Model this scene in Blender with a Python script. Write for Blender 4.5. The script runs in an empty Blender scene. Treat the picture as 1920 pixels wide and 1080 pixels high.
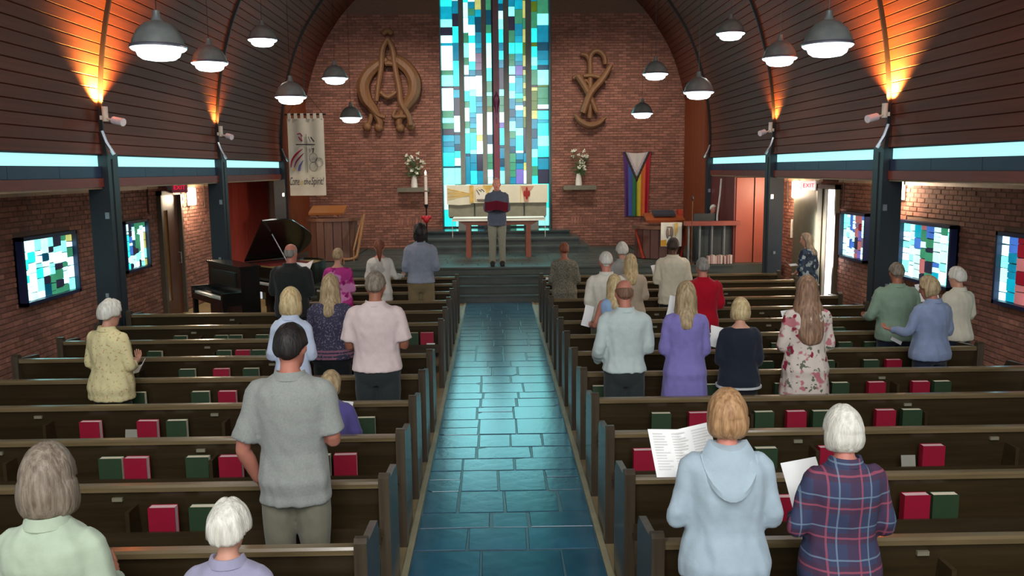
import bpy, bmesh, math, random
from mathutils import Vector, Matrix, noise, Euler
random.seed(11)
PI = math.pi; R = math.radians
sc = bpy.context.scene
COL = sc.collection

# ------------------------------------------------------------------ camera, world, lights, exposure
F = 1600.0
CAM = Vector((-0.05, 0.0, 2.62))
_y = Vector((-32, 222, -F)).normalized()
_u = Vector((-math.sin(.012), math.cos(.012), 0))
_z = (_u - _y * _u.dot(_y)).normalized()
_x = _y.cross(_z)
ROT = Matrix((_x, _y, _z))                       # camera axes -> world
cd = bpy.data.cameras.new('camera'); cam = bpy.data.objects.new('camera', cd); COL.objects.link(cam)
cd.sensor_width = 36.0; cd.lens = 36.0 * F / 1920.0; cd.clip_start = .05; cd.clip_end = 200
cam.matrix_world = Matrix.Translation(CAM) @ ROT.to_4x4()
sc.camera = cam

world = bpy.data.worlds.new('world'); sc.world = world; world.use_nodes = True
bg = world.node_tree.nodes['Background']
bg.inputs[0].default_value = (.90, .96, 1.0, 1); bg.inputs[1].default_value = .62

sc.view_settings.view_transform = 'Standard'; sc.view_settings.look = 'None'
sc.view_settings.gamma = 1.0; sc.view_settings.use_curve_mapping = False
sc.view_settings.exposure = 0.0

def lamp(kind, name, loc, power, color=(1, 1, 1), size=.1, rot=None, spot=None, blend=.5):
    l = bpy.data.lights.new(name, kind); l.energy = power; l.color = color
    if kind == 'AREA': l.size = size
    else: l.shadow_soft_size = size
    if spot: l.spot_size = spot; l.spot_blend = blend
    o = bpy.data.objects.new(name, l); COL.objects.link(o); o.location = loc
    if rot: o.rotation_euler = rot
    return o

# tall clear gallery window behind the congregation: soft daylight down the nave
ga = lamp('AREA', 'gallery_daylight', (0, -2.5, 6.0), 560, (.93, .97, 1.0), 5.5, (R(62), 0, 0))

# hidden chancel downlights that wash the brick wall, altar and table
for _x, _w, _t in ((-3.0, 230, 30), (-1.9, 260, 26), (1.9, 260, 26), (3.0, 230, 30)):
    lamp('SPOT', 'chancel_downlight', (_x, 18.6, 6.6), _w, (1, .90, .78), .12, (R(_t + 8), 0, 0), R(95), .8)
for _s in (-1, 1):      # the spot heads on the far ribs are turned to the chancel
    lamp('SPOT', 'rib_spot_beam', (_s * 4.3, 15.2, 3.15), 330, (1, .94, .86), .05, (R(80), 0, _s * R(55)), R(46), .8)
lamp('SPOT', 'altar_downlight', (0, 19.0, 7.2), 420, (1, .95, .86), .12, (R(24), 0, 0), R(50), .7)

# ------------------------------------------------------------------ pixel helpers (photo pixel + real depth -> point)
def ray(px, py): return ROT @ Vector((px - 960, 540 - py, -F))
def at_y(px, py, Y): d = ray(px, py); return CAM + d * ((Y - CAM.y) / d.y)
def at_z(px, py, Z): d = ray(px, py); return CAM + d * ((Z - CAM.z) / d.z)
def at_x(px, py, X): d = ray(px, py); return CAM + d * ((X - CAM.x) / d.x)
def pix(p):
    c = ROT.transposed() @ (Vector(p) - CAM)
    return (960 - F * c.x / c.z, 540 + F * c.y / c.z) if c.z < -.05 else (-9999, -9999)

# ------------------------------------------------------------------ materials
def lin(c):
    c = c / 255.0
    return c / 12.92 if c <= .04045 else ((c + .055) / 1.055) ** 2.4
def rgb(c, k=1.0): return (lin(c[0]) * k, lin(c[1]) * k, lin(c[2]) * k, 1)
MATS = {}
class NT:
    def __init__(s, name):
        s.m = bpy.data.materials.new(name); s.m.use_nodes = True
        s.t = s.m.node_tree; s.b = s.t.nodes['Principled BSDF']
    def n(s, typ, **kw):
        x = s.t.nodes.new(typ)
        for k, v in kw.items():
            if k.startswith('i_'):
                x.inputs[int(k[2:]) if k[2:].isdigit() else k[2:].replace('_', ' ')].default_value = v
            else: setattr(x, k, v)
        return x
    def l(s, a, b): s.t.links.new(a, b)
    def mix(s, fac, a, b, mode='MIX'):
        x = s.n('ShaderNodeMix', data_type='RGBA', blend_type=mode)
        for sock, v in ((x.inputs[0], fac), (x.inputs[6], a), (x.inputs[7], b)):
            if hasattr(v, 'is_linked') or hasattr(v, 'links'): s.l(v, sock)
            else: sock.default_value = v
        return x.outputs[2]
    def coords(s, scale=(1, 1, 1)):
        tc = s.n('ShaderNodeTexCoord'); mp = s.n('ShaderNodeMapping'); mp.inputs['Scale'].default_value = scale
        s.l(tc.outputs['Object'], mp.inputs['Vector']); return mp.outputs[0]
    def noise(s, vec, scale, detail=3, rough=.55):
        x = s.n('ShaderNodeTexNoise'); x.inputs['Scale'].default_value = scale
        x.inputs['Detail'].default_value = detail; x.inputs['Roughness'].default_value = rough
        s.l(vec, x.inputs['Vector']); return x.outputs[0]
    def ramp(s, fac, lo, hi):
        x = s.n('ShaderNodeMapRange'); x.inputs[1].default_value = lo; x.inputs[2].default_value = hi
        s.l(fac, x.inputs[0]); return x.outputs[0]
    def bump(s, h, strength, dist=.01):
        x = s.n('ShaderNodeBump'); x.inputs['Strength'].default_value = strength; x.inputs['Distance'].default_value = dist
        s.l(h, x.inputs['Height']); s.l(x.outputs[0], s.b.inputs['Normal'])
    def rnd(s):
        g = s.n('ShaderNodeNewGeometry'); o = s.n('ShaderNodeObjectInfo')
        a = s.n('ShaderNodeMath', operation='ADD'); f = s.n('ShaderNodeMath', operation='FRACT')
        s.l(g.outputs['Random Per Island'], a.inputs[0]); s.l(o.outputs['Random'], a.inputs[1]); s.l(a.outputs[0], f.inputs[0])
        return f.outputs[0]

def mat(name, c, rough=.5, metal=0.0, var=.12, scale=6.0, st=(1, 1, 1), bump=0.0, c2=None, rnd=0.0, spec=.5, sheen=0, bs=None, coat=0):
    if name in MATS: return MATS[name]
    t = NT(name); b = t.b
    b.inputs['Roughness'].default_value = rough; b.inputs['Metallic'].default_value = metal
    b.inputs['Specular IOR Level'].default_value = spec
    if sheen: b.inputs['Sheen Weight'].default_value = sheen
    if coat: b.inputs['Coat Weight'].default_value = coat; b.inputs['Coat Roughness'].default_value = .15
    v = t.coords(st); nz = t.noise(v, scale)
    lo = rgb(c, 1 - var); hi = rgb(c2) if c2 else rgb(c, 1 + var)
    col = t.mix(t.ramp(nz, .3, .7), lo, hi)
    if rnd:
        r = t.rnd(); x = t.n('ShaderNodeMapRange'); x.inputs[3].default_value = 1 - rnd; x.inputs[4].default_value = 1 + rnd * .8
        t.l(r, x.inputs[0])
        cb = t.n('ShaderNodeCombineColor')
        for i in range(3): t.l(x.outputs[0], cb.inputs[i])
        col = t.mix(1.0, col, cb.outputs[0], 'MULTIPLY')
    t.l(col, b.inputs['Base Color'])
    if bump: t.bump(t.noise(v, bs or scale * 2.5, 4), bump)
    MATS[name] = t.m; return t.m

def emis(name, c, strength, base=None, rough=.3, var=0.0, scale=4.0):
    if name in MATS: return MATS[name]
    t = NT(name); b = t.b
    b.inputs['Roughness'].default_value = rough
    b.inputs['Base Color'].default_value = rgb(base or c, .6)
    b.inputs['Emission Strength'].default_value = strength
    if var:
        nz = t.noise(t.coords(), scale, 2)
        t.l(t.mix(t.ramp(nz, .3, .7), rgb(c, 1 - var), rgb(c, 1 + var * .5)), b.inputs['Emission Color'])
    else: b.inputs['Emission Color'].default_value = rgb(c)
    MATS[name] = t.m; return t.m

def wood(name, c, c2, rough=.4, axis=0, scale=3.0, rnd=.0, coat=0, bump=.08):
    st = [14, 14, 14]; st[axis] = 1.0
    return mat(name, c, rough, 0, 0, scale, tuple(st), bump, c2, rnd, coat=coat)

# ------------------------------------------------------------------ mesh helpers
def bmn(): return bmesh.new()
def mesh_of(name, bm, smooth=True, bevel=0, seg=2, angle=35):
    if bevel:
        bmesh.ops.bevel(bm, geom=[e for e in bm.edges if len(e.link_faces) == 2 and e.calc_face_angle(0) > .6], offset=bevel, segments=seg, affect='EDGES', clamp_overlap=True)
    bmesh.ops.recalc_face_normals(bm, faces=bm.faces)
    me = bpy.data.meshes.new(name); bm.to_mesh(me); bm.free()
    if smooth:
        me.polygons.foreach_set('use_smooth', [True] * len(me.polygons))
        try: me.set_sharp_from_angle(angle=R(angle))
        except Exception: pass
    return me
def link(name, me, m=None, parent=None, loc=(0, 0, 0), rot=(0, 0, 0), scale=(1, 1, 1)):
    o = bpy.data.objects.new(name, me); COL.objects.link(o)
    o.location = loc; o.rotation_euler = rot; o.scale = scale
    if parent is not None: o.parent = parent
    if m is not None and me is not None and not me.materials:
        for q in (m if isinstance(m, (list, tuple)) else [m]): me.materials.append(q)
    return o
def obj(name, bm, m, parent=None, loc=(0, 0, 0), rot=(0, 0, 0), smooth=True, bevel=0, seg=2, angle=35):
    return link(name, mesh_of(name, bm, smooth, bevel, seg, angle), m, parent, loc, rot)
def thing(name, label, cat, loc=(0, 0, 0), rz=0, group=None, kind=None):
    o = bpy.data.objects.new(name, None); COL.objects.link(o); o.location = loc; o.rotation_euler = (0, 0, rz)
    o.empty_display_size = .1
    return tag(o, label, cat, group, kind)
def tag(o, label, cat, group=None, kind=None):
    o['label'] = label; o['category'] = cat
    if group: o['group'] = group
    if kind: o['kind'] = kind
    return o
def struct(o, label=None, cat=None):
    o['kind'] = 'structure'
    if label: o['label'] = label
    if cat: o['category'] = cat
    return o
def kids(o): return list(o.children)
def dup(o, parent=None):
    c = o.copy(); COL.objects.link(c)
    if parent is not None: c.parent = parent
    for k in kids(o): dup(k, c)
    return c

def box(bm, x0, x1, y0, y1, z0, z1):
    v = [bm.verts.new((x, y, z)) for z in (z0, z1) for y in (y0, y1) for x in (x0, x1)]
    for f in ((0, 2, 3, 1), (4, 5, 7, 6), (0, 1, 5, 4), (2, 6, 7, 3), (0, 4, 6, 2), (1, 3, 7, 5)):
        bm.faces.new([v[i] for i in f])
    return v
def prism(bm, pts, a0, a1, axis='x'):
    def P(p, a): return (a, p[0], p[1]) if axis == 'x' else ((p[0], a, p[1]) if axis == 'y' else (p[0], p[1], a))
    A = [bm.verts.new(P(p, a0)) for p in pts]; B = [bm.verts.new(P(p, a1)) for p in pts]
    n = len(pts)
    bm.faces.new(A); bm.faces.new(B[::-1])
    for i in range(n): bm.faces.new((A[i], A[(i + 1) % n], B[(i + 1) % n], B[i]))
def spline(pts, n):
    """Catmull-Rom through points (tuples of any length)."""
    out = []; N = len(pts)
    for k in range(n):
        t = k / (n - 1) * (N - 1); i = min(int(t), N - 2); f = t - i
        p0, p1, p2, p3 = pts[max(i - 1, 0)], pts[i], pts[i + 1], pts[min(i + 2, N - 1)]
        out.append(tuple(.5 * (2 * b + (c - a) * f + (2 * a - 5 * b + 4 * c - d) * f * f + (3 * b - a - 3 * c + d) * f ** 3) for a, b, c, d in zip(p0, p1, p2, p3)))
    return out
def tube(bm, pts, rad, n=8, smooth=0, flat=1.0, cap=True, ref=None):
    """pts 3d points, rad number or list; flat scales the second axis."""
    if not isinstance(rad, (list, tuple)): rad = [rad] * len(pts)
    if smooth:
        q = spline([(*p, r) for p, r in zip(pts, rad)], smooth); pts = [p[:3] for p in q]; rad = [max(p[3], .0005) for p in q]
    P = [Vector(p) for p in pts]; rings = []; prev = None
    for i, p in enumerate(P):
        t = (P[min(i + 1, len(P) - 1)] - P[max(i - 1, 0)]).normalized()
        if prev is None:
            r = Vector(ref) if ref else (Vector((0, 0, 1)) if abs(t.z) < .9 else Vector((0, 1, 0)))
            u = (r - t * r.dot(t)).normalized()
        else: u = (prev - t * prev.dot(t)).normalized()
        prev = u; w = t.cross(u)
        rings.append([bm.verts.new(p + (u * math.cos(2 * PI * k / n) + w * flat * math.sin(2 * PI * k / n)) * rad[i]) for k in range(n)])
    skin(bm, rings, cap)
    if cap:
        pass
    return rings
def skin(bm, rings, cap=True):
    n = len(rings[0])
    for a, b in zip(rings[:-1], rings[1:]):
        for k in range(n): bm.faces.new((a[k], a[(k + 1) % n], b[(k + 1) % n], b[k]))
    if cap:
        bm.faces.new(rings[0][::-1]); bm.faces.new(rings[-1])
def ell(bm, c, r, nu=14, nv=9, rot=None):
    """closed ellipsoid"""
    top = None; rings = []
    M3 = rot.to_matrix() if rot else None
    for j in range(1, nv):
        th = PI * j / nv; row = []
        for i in range(nu):
            ph = 2 * PI * i / nu
            p = Vector((r[0] * math.sin(th) * math.cos(ph), r[1] * math.sin(th) * math.sin(ph), r[2] * math.cos(th)))
            if M3: p = M3 @ p
            row.append(bm.verts.new(Vector(c) + p))
        rings.append(row)
    pt = Vector((0, 0, r[2])); pb = -pt
    if M3: pt = M3 @ pt; pb = M3 @ pb
    a = bm.verts.new(Vector(c) + pt); b = bm.verts.new(Vector(c) + pb)
    for q, w in zip(rings[:-1], rings[1:]):
        for i in range(nu): bm.faces.new((q[i], w[i], w[(i + 1) % nu], q[(i + 1) % nu]))
    for i in range(nu):
        bm.faces.new((a, rings[0][i], rings[0][(i + 1) % nu])); bm.faces.new((b, rings[-1][(i + 1) % nu], rings[-1][i]))
def lathe(bm, prof, n=20, c=(0, 0, 0), cap=True):
    rings = []
    for r, z in prof:
        rings.append([bm.verts.new((c[0] + r * math.cos(2 * PI * k / n), c[1] + r * math.sin(2 * PI * k / n), c[2] + z)) for k in range(n)])
    skin(bm, rings, cap)
def oval(bm, rings, n=22, e=2.3, cap=True):
    """loft of horizontal superellipses: (z, a, b, yc[, xc])"""
    out = []
    for q in rings:
        z, a, b, yc = q[:4]; xc = q[4] if len(q) > 4 else 0
        row = []
        for k in range(n):
            t = 2 * PI * k / n; cx, sy = math.cos(t), math.sin(t)
            row.append(bm.verts.new((xc + a * math.copysign(abs(cx) ** (2 / e), cx), yc + b * math.copysign(abs(sy) ** (2 / e), sy), z)))
        out.append(row)
    skin(bm, out, cap)
def grid_sheet(bm, fn, nu, nv, thick=0.0, off=None):
    """sheet fn(u,v)->Vector, u,v in 0..1; thickness along off vector"""
    V = [[bm.verts.new(fn(i / nu, j / nv)) for i in range(nu + 1)] for j in range(nv + 1)]
    fs = []
    for j in range(nv):
        for i in range(nu): fs.append(bm.faces.new((V[j][i], V[j][i + 1], V[j + 1][i + 1], V[j + 1][i])))
    if thick:
        o = Vector(off) * thick
        W = [[bm.verts.new(v.co + o) for v in row] for row in V]
        for j in range(nv):
            for i in range(nu): bm.faces.new((W[j][i], W[j + 1][i], W[j + 1][i + 1], W[j][i + 1]))
        bd = [(V[0][i], W[0][i]) for i in range(nu + 1)] + [(V[j][nu], W[j][nu]) for j in range(1, nv + 1)] + [(V[nv][i], W[nv][i]) for i in range(nu - 1, -1, -1)] + [(V[j][0], W[j][0]) for j in range(nv - 1, 0, -1)]
        for k in range(len(bd)):
            a, b = bd[k], bd[(k + 1) % len(bd)]
            bm.faces.new((a[0], a[1], b[1], b[0]))
    return fs
def text_mesh(name, s, size, m, parent, loc, rot, extrude=.002, shear=0, align='CENTER'):
    cu = bpy.data.curves.new(name, 'FONT'); cu.body = s; cu.size = size; cu.extrude = extrude; cu.align_x = align; cu.align_y = 'CENTER'; cu.shear = shear
    cu.resolution_u = 3
    t = bpy.data.objects.new(name, cu); COL.objects.link(t)
    dg = bpy.context.evaluated_depsgraph_get(); me = bpy.data.meshes.new_from_object(t.evaluated_get(dg))
    bpy.data.objects.remove(t); bpy.data.curves.remove(cu)
    me.materials.clear()
    return link(name, me, m, parent, loc, rot)

# ================================================================== the room
YC, YW = 17.6, 22.3          # chancel edge, chancel wall
ZC, ZS = .62, 1.10           # chancel floor, sanctuary floor
PX, WX = 4.9, 6.0            # inner face of posts, outer walls
POSTS = [10.9, 15.4, 19.95]
M_tan = mat('tan_floor', (150, 132, 96), .45, var=.15, scale=3)
M_slate = mat('slate', (30, 84, 110), .21, var=.18, scale=3.5, bump=.14, bs=9, c2=(40, 94, 120), rnd=.14, spec=.8)
M_slate2 = mat('slate_step', (66, 72, 66), .42, var=.2, scale=4, bump=.15, bs=12, rnd=.2)
M_grout = mat('slate_joint', (70, 92, 102), .34, var=.1)
M_grout2 = mat('slate_step_joint', (72, 78, 72), .7, var=.1)
M_mortar = mat('mortar', (120, 92, 76), .9, var=.1, scale=20)
M_brick = mat('brick', (150, 97, 81), .85, var=.16, scale=14, c2=(166, 114, 97), rnd=.3, bump=.2, bs=40)
M_plank = mat('ceiling_plank', (102, 58, 46), .6, 0, 0, 2.4, (10, .7, 10), .06, (124, 70, 54), .10, spec=.25)
M_shell = mat('ceiling_shell', (58, 34, 25), .8)
M_rib = mat('ceiling_rib', (30, 22, 20), .6)
M_post = mat('post_paint', (40, 47, 54), .45, var=.12, scale=2)
M_navy = mat('navy_fascia', (40, 58, 88), .45, var=.1, scale=3)
M_red = wood('red_beam', (118, 50, 40), (132, 60, 50), .5, 1, 2)
M_redp = mat('red_panel', (158, 54, 38), .75, 0, .1, 2, (14, 14, 1), 0, (172, 66, 48), spec=.1)
M_lt = mat('light_trim', (190, 160, 130), .5)
M_orange = wood('orange_panel', (122, 56, 26), (140, 66, 30), .45, 2, 2.5)
M_soffit = mat('soffit', (74, 56, 48), .7)
M_ss = mat('brushed_steel', (200, 205, 215), .3, .9, .05)
M_white = mat('white_paint', (225, 220, 212), .5, var=.04)
M_black = mat('black_metal', (24, 24, 26), .4)

floor = struct(obj('floor', bmn(), None), 'tan floor under the dark pews either side of the slate aisle', 'floor')
bm = bmn(); box(bm, -6.2, 6.2, -1, 17.7, -.1, 0); me = mesh_of('floor', bm, False); me.materials.append(M_tan); floor.data = me

def flagstones(parent, x0, x1, y0, y1, z, m, mj, rmin, rmax, wmin, wmax, jit=.012, gap=.004, seed=1, name='flagstone', bed=True):
    rr = random.Random(seed); y = y0
    if bed:
        b = bmn(); box(b, x0, x1, y0, y1, z - .03, z); obj('mortar_bed', b, mj, parent, smooth=False)
    lines = [[(x0, y0), (x1, y0)]]
    cnt = 0
    while y < y1 - .02:
        h = rr.uniform(rmin, rmax)
        if y + h > y1 - rmin: h = y1 - y
        xs = [x0]
        while xs[-1] < x1 - .02:
            w = rr.uniform(wmin, wmax)
            if xs[-1] + w > x1 - wmin * .8: w = x1 - xs[-1]
            xs.append(xs[-1] + w)
        for k in range(len(xs) - 1):
            a, c = xs[k], xs[k + 1]
            subs = [(y, y + h)]
            if h > rmin * 1.7 and rr.random() < .45 and c - a < wmax * .8:
                q = y + h * rr.uniform(.35, .65); subs = [(y, q), (q, y + h)]
            for (p, q) in subs:
                b = bmn(); j = lambda: rr.uniform(0, jit)
                top = [(a + gap + j(), p + gap + j()), (c - gap - j(), p + gap + j()), (c - gap - j(), q - gap - j()), (a + gap + j(), q - gap - j())]
                if rr.random() < .3:      # a knocked-off corner
                    i = rr.randrange(4); P0, P1, P2 = Vector(top[i - 1]), Vector(top[i]), Vector(top[(i + 1) % 4])
                    d1 = P1.lerp(P0, rr.uniform(.08, .2)); d2 = P1.lerp(P2, rr.uniform(.08, .25))
                    top[i:i + 1] = [tuple(d1), tuple(d2)]
                dz = rr.uniform(.003, .006)
                cx = sum(t[0] for t in top) / len(top); cy = sum(t[1] for t in top) / len(top)
                lo = [b.verts.new((t[0] - cx, t[1] - cy, -.02)) for t in top]
                mi = [b.verts.new((t[0] - cx, t[1] - cy, dz - .003)) for t in top]
                hi = [b.verts.new(((t[0] - cx) * .985, (t[1] - cy) * .985, dz)) for t in top]
                skin(b, [lo, mi, hi], False); b.faces.new(hi)
                obj(name, b, m, parent, (cx, cy, z), smooth=False); cnt += 1
        y += h
    return cnt
aisle = struct(obj('floor_aisle', bmn(), None), 'slate flagstone aisle shining blue between the two blocks of pews', 'aisle')
bm = bmn(); box(bm, -.685, .685, 2.0, 16.7, 0, .006); me = mesh_of('aisle_bed', bm, False); me.materials.append(M_grout); aisle.data = me
for _s in (-1, 1):
    bm = bmn(); box(bm, min(_s * .648, _s * .69), max(_s * .648, _s * .69), 2.0, 16.7, .006, .013); obj('edging_strip', bm, mat('tan_edging', (160, 150, 118), .5, var=.1), aisle, smooth=False)
flagstones(aisle, -.645, .645, 4.6, 16.68, .012, M_slate, M_grout, .27, .56, .27, .56, seed=5, bed=True)

# chancel steps and platform
plat = struct(obj('floor_chancel', bmn(), None), 'slate chancel platform four steps above the aisle', 'platform')
bm = bmn(); box(bm, -4.9, 5.9, YC, 22.5, 0, ZC - .03); me = mesh_of('chancel_base', bm, False); me.materials.append(M_grout2); plat.data = me
for k in range(3):
    bm = bmn(); y0 = 16.7 + .3 * k; box(bm, -4.6, 4.6, y0, YC, .155 * k, .155 * (k + 1) - .03)
    box(bm, -4.6, 4.6, y0 - .025, y0 + .33, .155 * (k + 1) - .03, .155 * (k + 1))
    obj('step', bm, M_slate2, plat, smooth=False, bevel=.006)
bm = bmn(); box(bm, -4.9, 4.9, YC - .025, YC + .3, ZC - .035, ZC); obj('step', bm, M_slate2, plat, smooth=False, bevel=.006)
flagstones(plat, -3.4, 3.4, YC + .3, 20.6, ZC - .006, M_slate2, M_grout2, .3, .5, .3, .6, seed=9)
bm = bmn(); box(bm, -4.9, -3.4, YC + .3, 22.4, ZC - .03, ZC); box(bm, 3.4, 5.9, YC, 22.4, ZC - .03, ZC); obj('side_slab', bm, M_slate2, plat, smooth=False)
sanct = struct(obj('floor_sanctuary', bmn(), None), 'slate sanctuary floor of three wide steps below the great window', 'platform')
for k, (hw, y0) in enumerate(((2.2, 20.6), (2.0, 21.0), (1.8, 21.4))):
    z0 = ZC + .16 * k; bm = bmn(); box(bm, -hw, hw, y0, 22.8, z0, z0 + .12); box(bm, -hw - .02, hw + .02, y0 - .025, 22.8, z0 + .12, z0 + .16)
    if k == 0: me = mesh_of('sanctuary_base', bm, False, .006); me.materials.append(M_slate2); sanct.data = me
    else: obj('step', bm, M_slate2 if k < 2 else mat('polished_slate', (60, 72, 72), .16, var=.15, scale=4), sanct, smooth=False, bevel=.006)

# ---- bricks
def brick_wall(parent, P0, U, Nn, w, h, holes=(), nobj=300, soldier=None, courses=.067, seed=3):
    """P0 lower corner, U unit along, Nn unit outward; holes = (u0,u1,v0,v1)"""
    rr = random.Random(seed); P0 = Vector(P0); U = Vector(U); N = Vector(Nn); V = Vector((0, 0, 1))
    L, H = .213, courses; todo = []
    j = 0
    while (j + 1) * H <= h + .001:
        v0 = j * H; u = -(L / 2) * (j % 2)
        while u < w:
            a, b = max(u, 0) + .005, min(u + L, w) - .005
            for (h0, h1, g0, g1) in holes:
                if v0 + H > g0 + .01 and v0 < g1 - .01:
                    if a < h1 and b > h0:
                        if a < h0 - .03: b = min(b, h0 - .004)
                        elif b > h1 + .03: a = max(a, h1 + .004)
                        else: b = a
            if b - a > .03: todo.append((a, b, v0 + .005, v0 + H - .005))
            u += L
        j += 1
    def score(t):
        p = P0 + U * ((t[0] + t[1]) / 2) + V * ((t[2] + t[3]) / 2)
        x, y = pix(p); ok = 150 < x < 1770 and 80 < y < 560
        return (0 if ok else 1, (p - CAM).length - (t[1] - t[0]) * 3)
    todo.sort(key=score)
    ax = U.cross(V)   # +/- N
    s = 1 if ax.dot(N) > 0 else -1
    Mr = Matrix((U, N, V)).transposed()
    rot = Mr.to_euler() if Mr.determinant() > 0 else None
    base = bmn()
    def shape(b, c, hx, hz, d):
        pts = [(-1, -1), (1, -1), (1, 1), (-1, 1)]
        back = [b.verts.new(c + U * (p[0] * hx) + V * (p[1] * hz)) for p in pts]
        fr = [b.verts.new(c + U * (p[0] * (hx - .003)) + V * (p[1] * (hz - .003)) + N * d) for p in pts]
        skin(b, [back, fr], False); b.faces.new(fr)
    shared = []
    for q in range(4):
        b = bmn(); shape(b, Vector((0, 0, 0)), .1015, H / 2 - .005, .009 + .002 * q); m_ = mesh_of('brick', b, False); m_.materials.append(M_brick); shared.append(m_)
    for i, t in enumerate(todo):
        c = P0 + U * ((t[0] + t[1]) / 2) + V * ((t[2] + t[3]) / 2)
        if i < nobj:
            o = bpy.data.objects.new('brick', shared[rr.randrange(4)]); COL.objects.link(o); o.parent = parent; o.location = c
            k = (t[1] - t[0]) / .203
            if k < .98: o.scale = (k if abs(U.x) > .5 else 1, k if abs(U.y) > .5 else 1, 1)
        else: shape(base, c, (t[1] - t[0]) / 2, (t[3] - t[2]) / 2, rr.uniform(.008, .015))
    if len(todo) > nobj:
        o = obj('brick', base, M_brick, parent, smooth=False); o['kind'] = 'stuff'
    else: base.free()

# chancel wall with the great window opening
wf = struct(obj('wall_front', bmn(), None), 'red brick chancel wall around the great stained glass window', 'wall')
bm = bmn()
box(bm, -4.95, -1.42, YW, YW + .5, 0, 8.6); box(bm, 1.42, 4.95, YW, YW + .5, 0, 8.6); box(bm, -6.2, -4.95, YW, YW + .5, 0, 2.6); box(bm, 4.95, 6.2, YW, YW + .5, 0, 2.6)
me = mesh_of('wall_front', bm, False); me.materials.append(M_mortar); wf.data = me
brick_wall(wf, (-4.9, YW, ZC), (1, 0, 0), (0, -1, 0), 3.48, 5.9, seed=3, nobj=150)
brick_wall(wf, (1.42, YW, ZC), (1, 0, 0), (0, -1, 0), 3.48, 5.9, seed=4, nobj=150)
# soldier course low on each side
for sx in (-1, 1):
    for i in range(9):
        bm = bmn(); box(bm, -.03, .03, -.022, .0, -.095, .095)
        obj('soldier_brick', bm, M_brick, wf, (sx * (1.95 + .075 * i), YW, 1.30), smooth=False)

# ---- ceiling profile (inside face), right side; x as a function of arc
PROF = spline([(4.95, 2.85), (4.98, 3.3), (4.92, 4.0), (4.78, 4.7), (4.55, 5.4), (4.2, 6.05), (3.6, 6.8), (2.7, 7.5), (1.5, 8.1), (0, 8.5)], 60)
ceil = struct(obj('ceiling', bmn(), None), 'curved dark wooden ceiling of long planks between black ribs', 'ceiling')
bm = bmn()
prof = [(x + .05, z + .02) for x, z in PROF]
full = prof + [(-x, z) for x, z in prof[-2::-1]]
outer = [(x * 1.03, z + .12) for x, z in full]
A = []
for yy in (-1.0, 22.8): A.append([[bm.verts.new((x, yy, z)) for x, z in q] for q in (full, outer)])
for i in range(len(full) - 1):
    bm.faces.new((A[0][0][i], A[0][0][i + 1], A[1][0][i + 1], A[1][0][i])); bm.faces.new((A[0][1][i + 1], A[0][1][i], A[1][1][i], A[1][1][i + 1]))
for q in (0, 1): 
    for i in range(len(full) - 1): bm.faces.new((A[q][0][i], A[q][1][i], A[q][1][i + 1], A[q][0][i + 1]))
for i in (0, -1): bm.faces.new((A[0][0][i], A[1][0][i], A[1][1][i], A[0][1][i]))
me = mesh_of('ceiling', bm, True); me.materials.append(M_shell); ceil.data = me
# resample by arc length
def arc(prof, step):
    out = [prof[0]]; acc = 0
    for a, b in zip(prof[:-1], prof[1:]):
        d = math.hypot(b[0] - a[0], b[1] - a[1]); t = 0
        while acc + (d - t) >= step:
            t += step - acc; acc = 0; f = t / d; out.append((a[0] + (b[0] - a[0]) * f, a[1] + (b[1] - a[1]) * f))
        acc += d - t
    return out
FINE = arc(spline(PROF, 600), .135)
BAYS = [(6.4, 10.9), (10.9, 15.4), (15.4, 19.95), (19.95, 22.28)]
for sx in (-1, 1):
    for i in range(len(FINE) - 1):
        (xa, za), (xb, zb) = FINE[i], FINE[i + 1]
        if za > 7.0: break
        tx, tz = xb - xa, zb - za; l = math.hypot(tx, tz); tx /= l; tz /= l; nx, nz = -tz, tx      # inward (towards -x)
        if nx > 0: nx, nz = -nx, -nz
        g = .003; pr = [(xa + tx * g - nx * .03, za + tz * g - nz * .03), (xa + tx * g + nx * .008, za + tz * g + nz * .008), (xa + tx * .009 + nx * .013, za + tz * .009 + nz * .013),
              (xb - tx * .009 + nx * .013, zb - tz * .009 + nz * .013), (xb - tx * g + nx * .008, zb - tz * g + nz * .008), (xb - tx * g - nx * .03, zb - tz * g - nz * .03)]
        b = bmn(); prism(b, [(sx * p[0], p[1]) for p in pr], 0, 1, 'y'); pm = mesh_of('plank', b, False); pm.materials.append(M_plank)
        for k, (y0, y1) in enumerate(BAYS):
            if k == 3 and za < 4.3: continue
            link('plank', pm, None, ceil, (0, y0 + .01, 0), scale=(1, y1 - y0 - .02, 1))
    for y in [6.4] + POSTS:
        b = bmn(); pr = [(sx * x, z) for x, z in PROF[:52]]
        inn = [(sx * (abs(x) - .06), z - .02) for x, z in pr]; ou = [(sx * (abs(x) + .02), z) for x, z in pr]
        for (q0, q1) in ((0, 1),):
            L0 = [[b.verts.new((x, y + d, z)) for x, z in inn] for d in (-.018, .018)]; L1 = [[b.verts.new((x, y + d, z)) for x, z in ou] for d in (-.018, .018)]
            skin(b, [[L0[0][i], L0[1][i], L1[1][i], L1[0][i]] for i in range(len(pr))])
        obj('rib', b, M_rib, ceil, smooth=False)
        b = bmn(); tube(b, [(sx * 4.93, y - .03, 3.14), (sx * 4.88, y - .04, 3.0), (sx * 4.80, y - .02, 2.85)], .022, 6)
        obj('rib_strap', b, M_ss, ceil)
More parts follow.
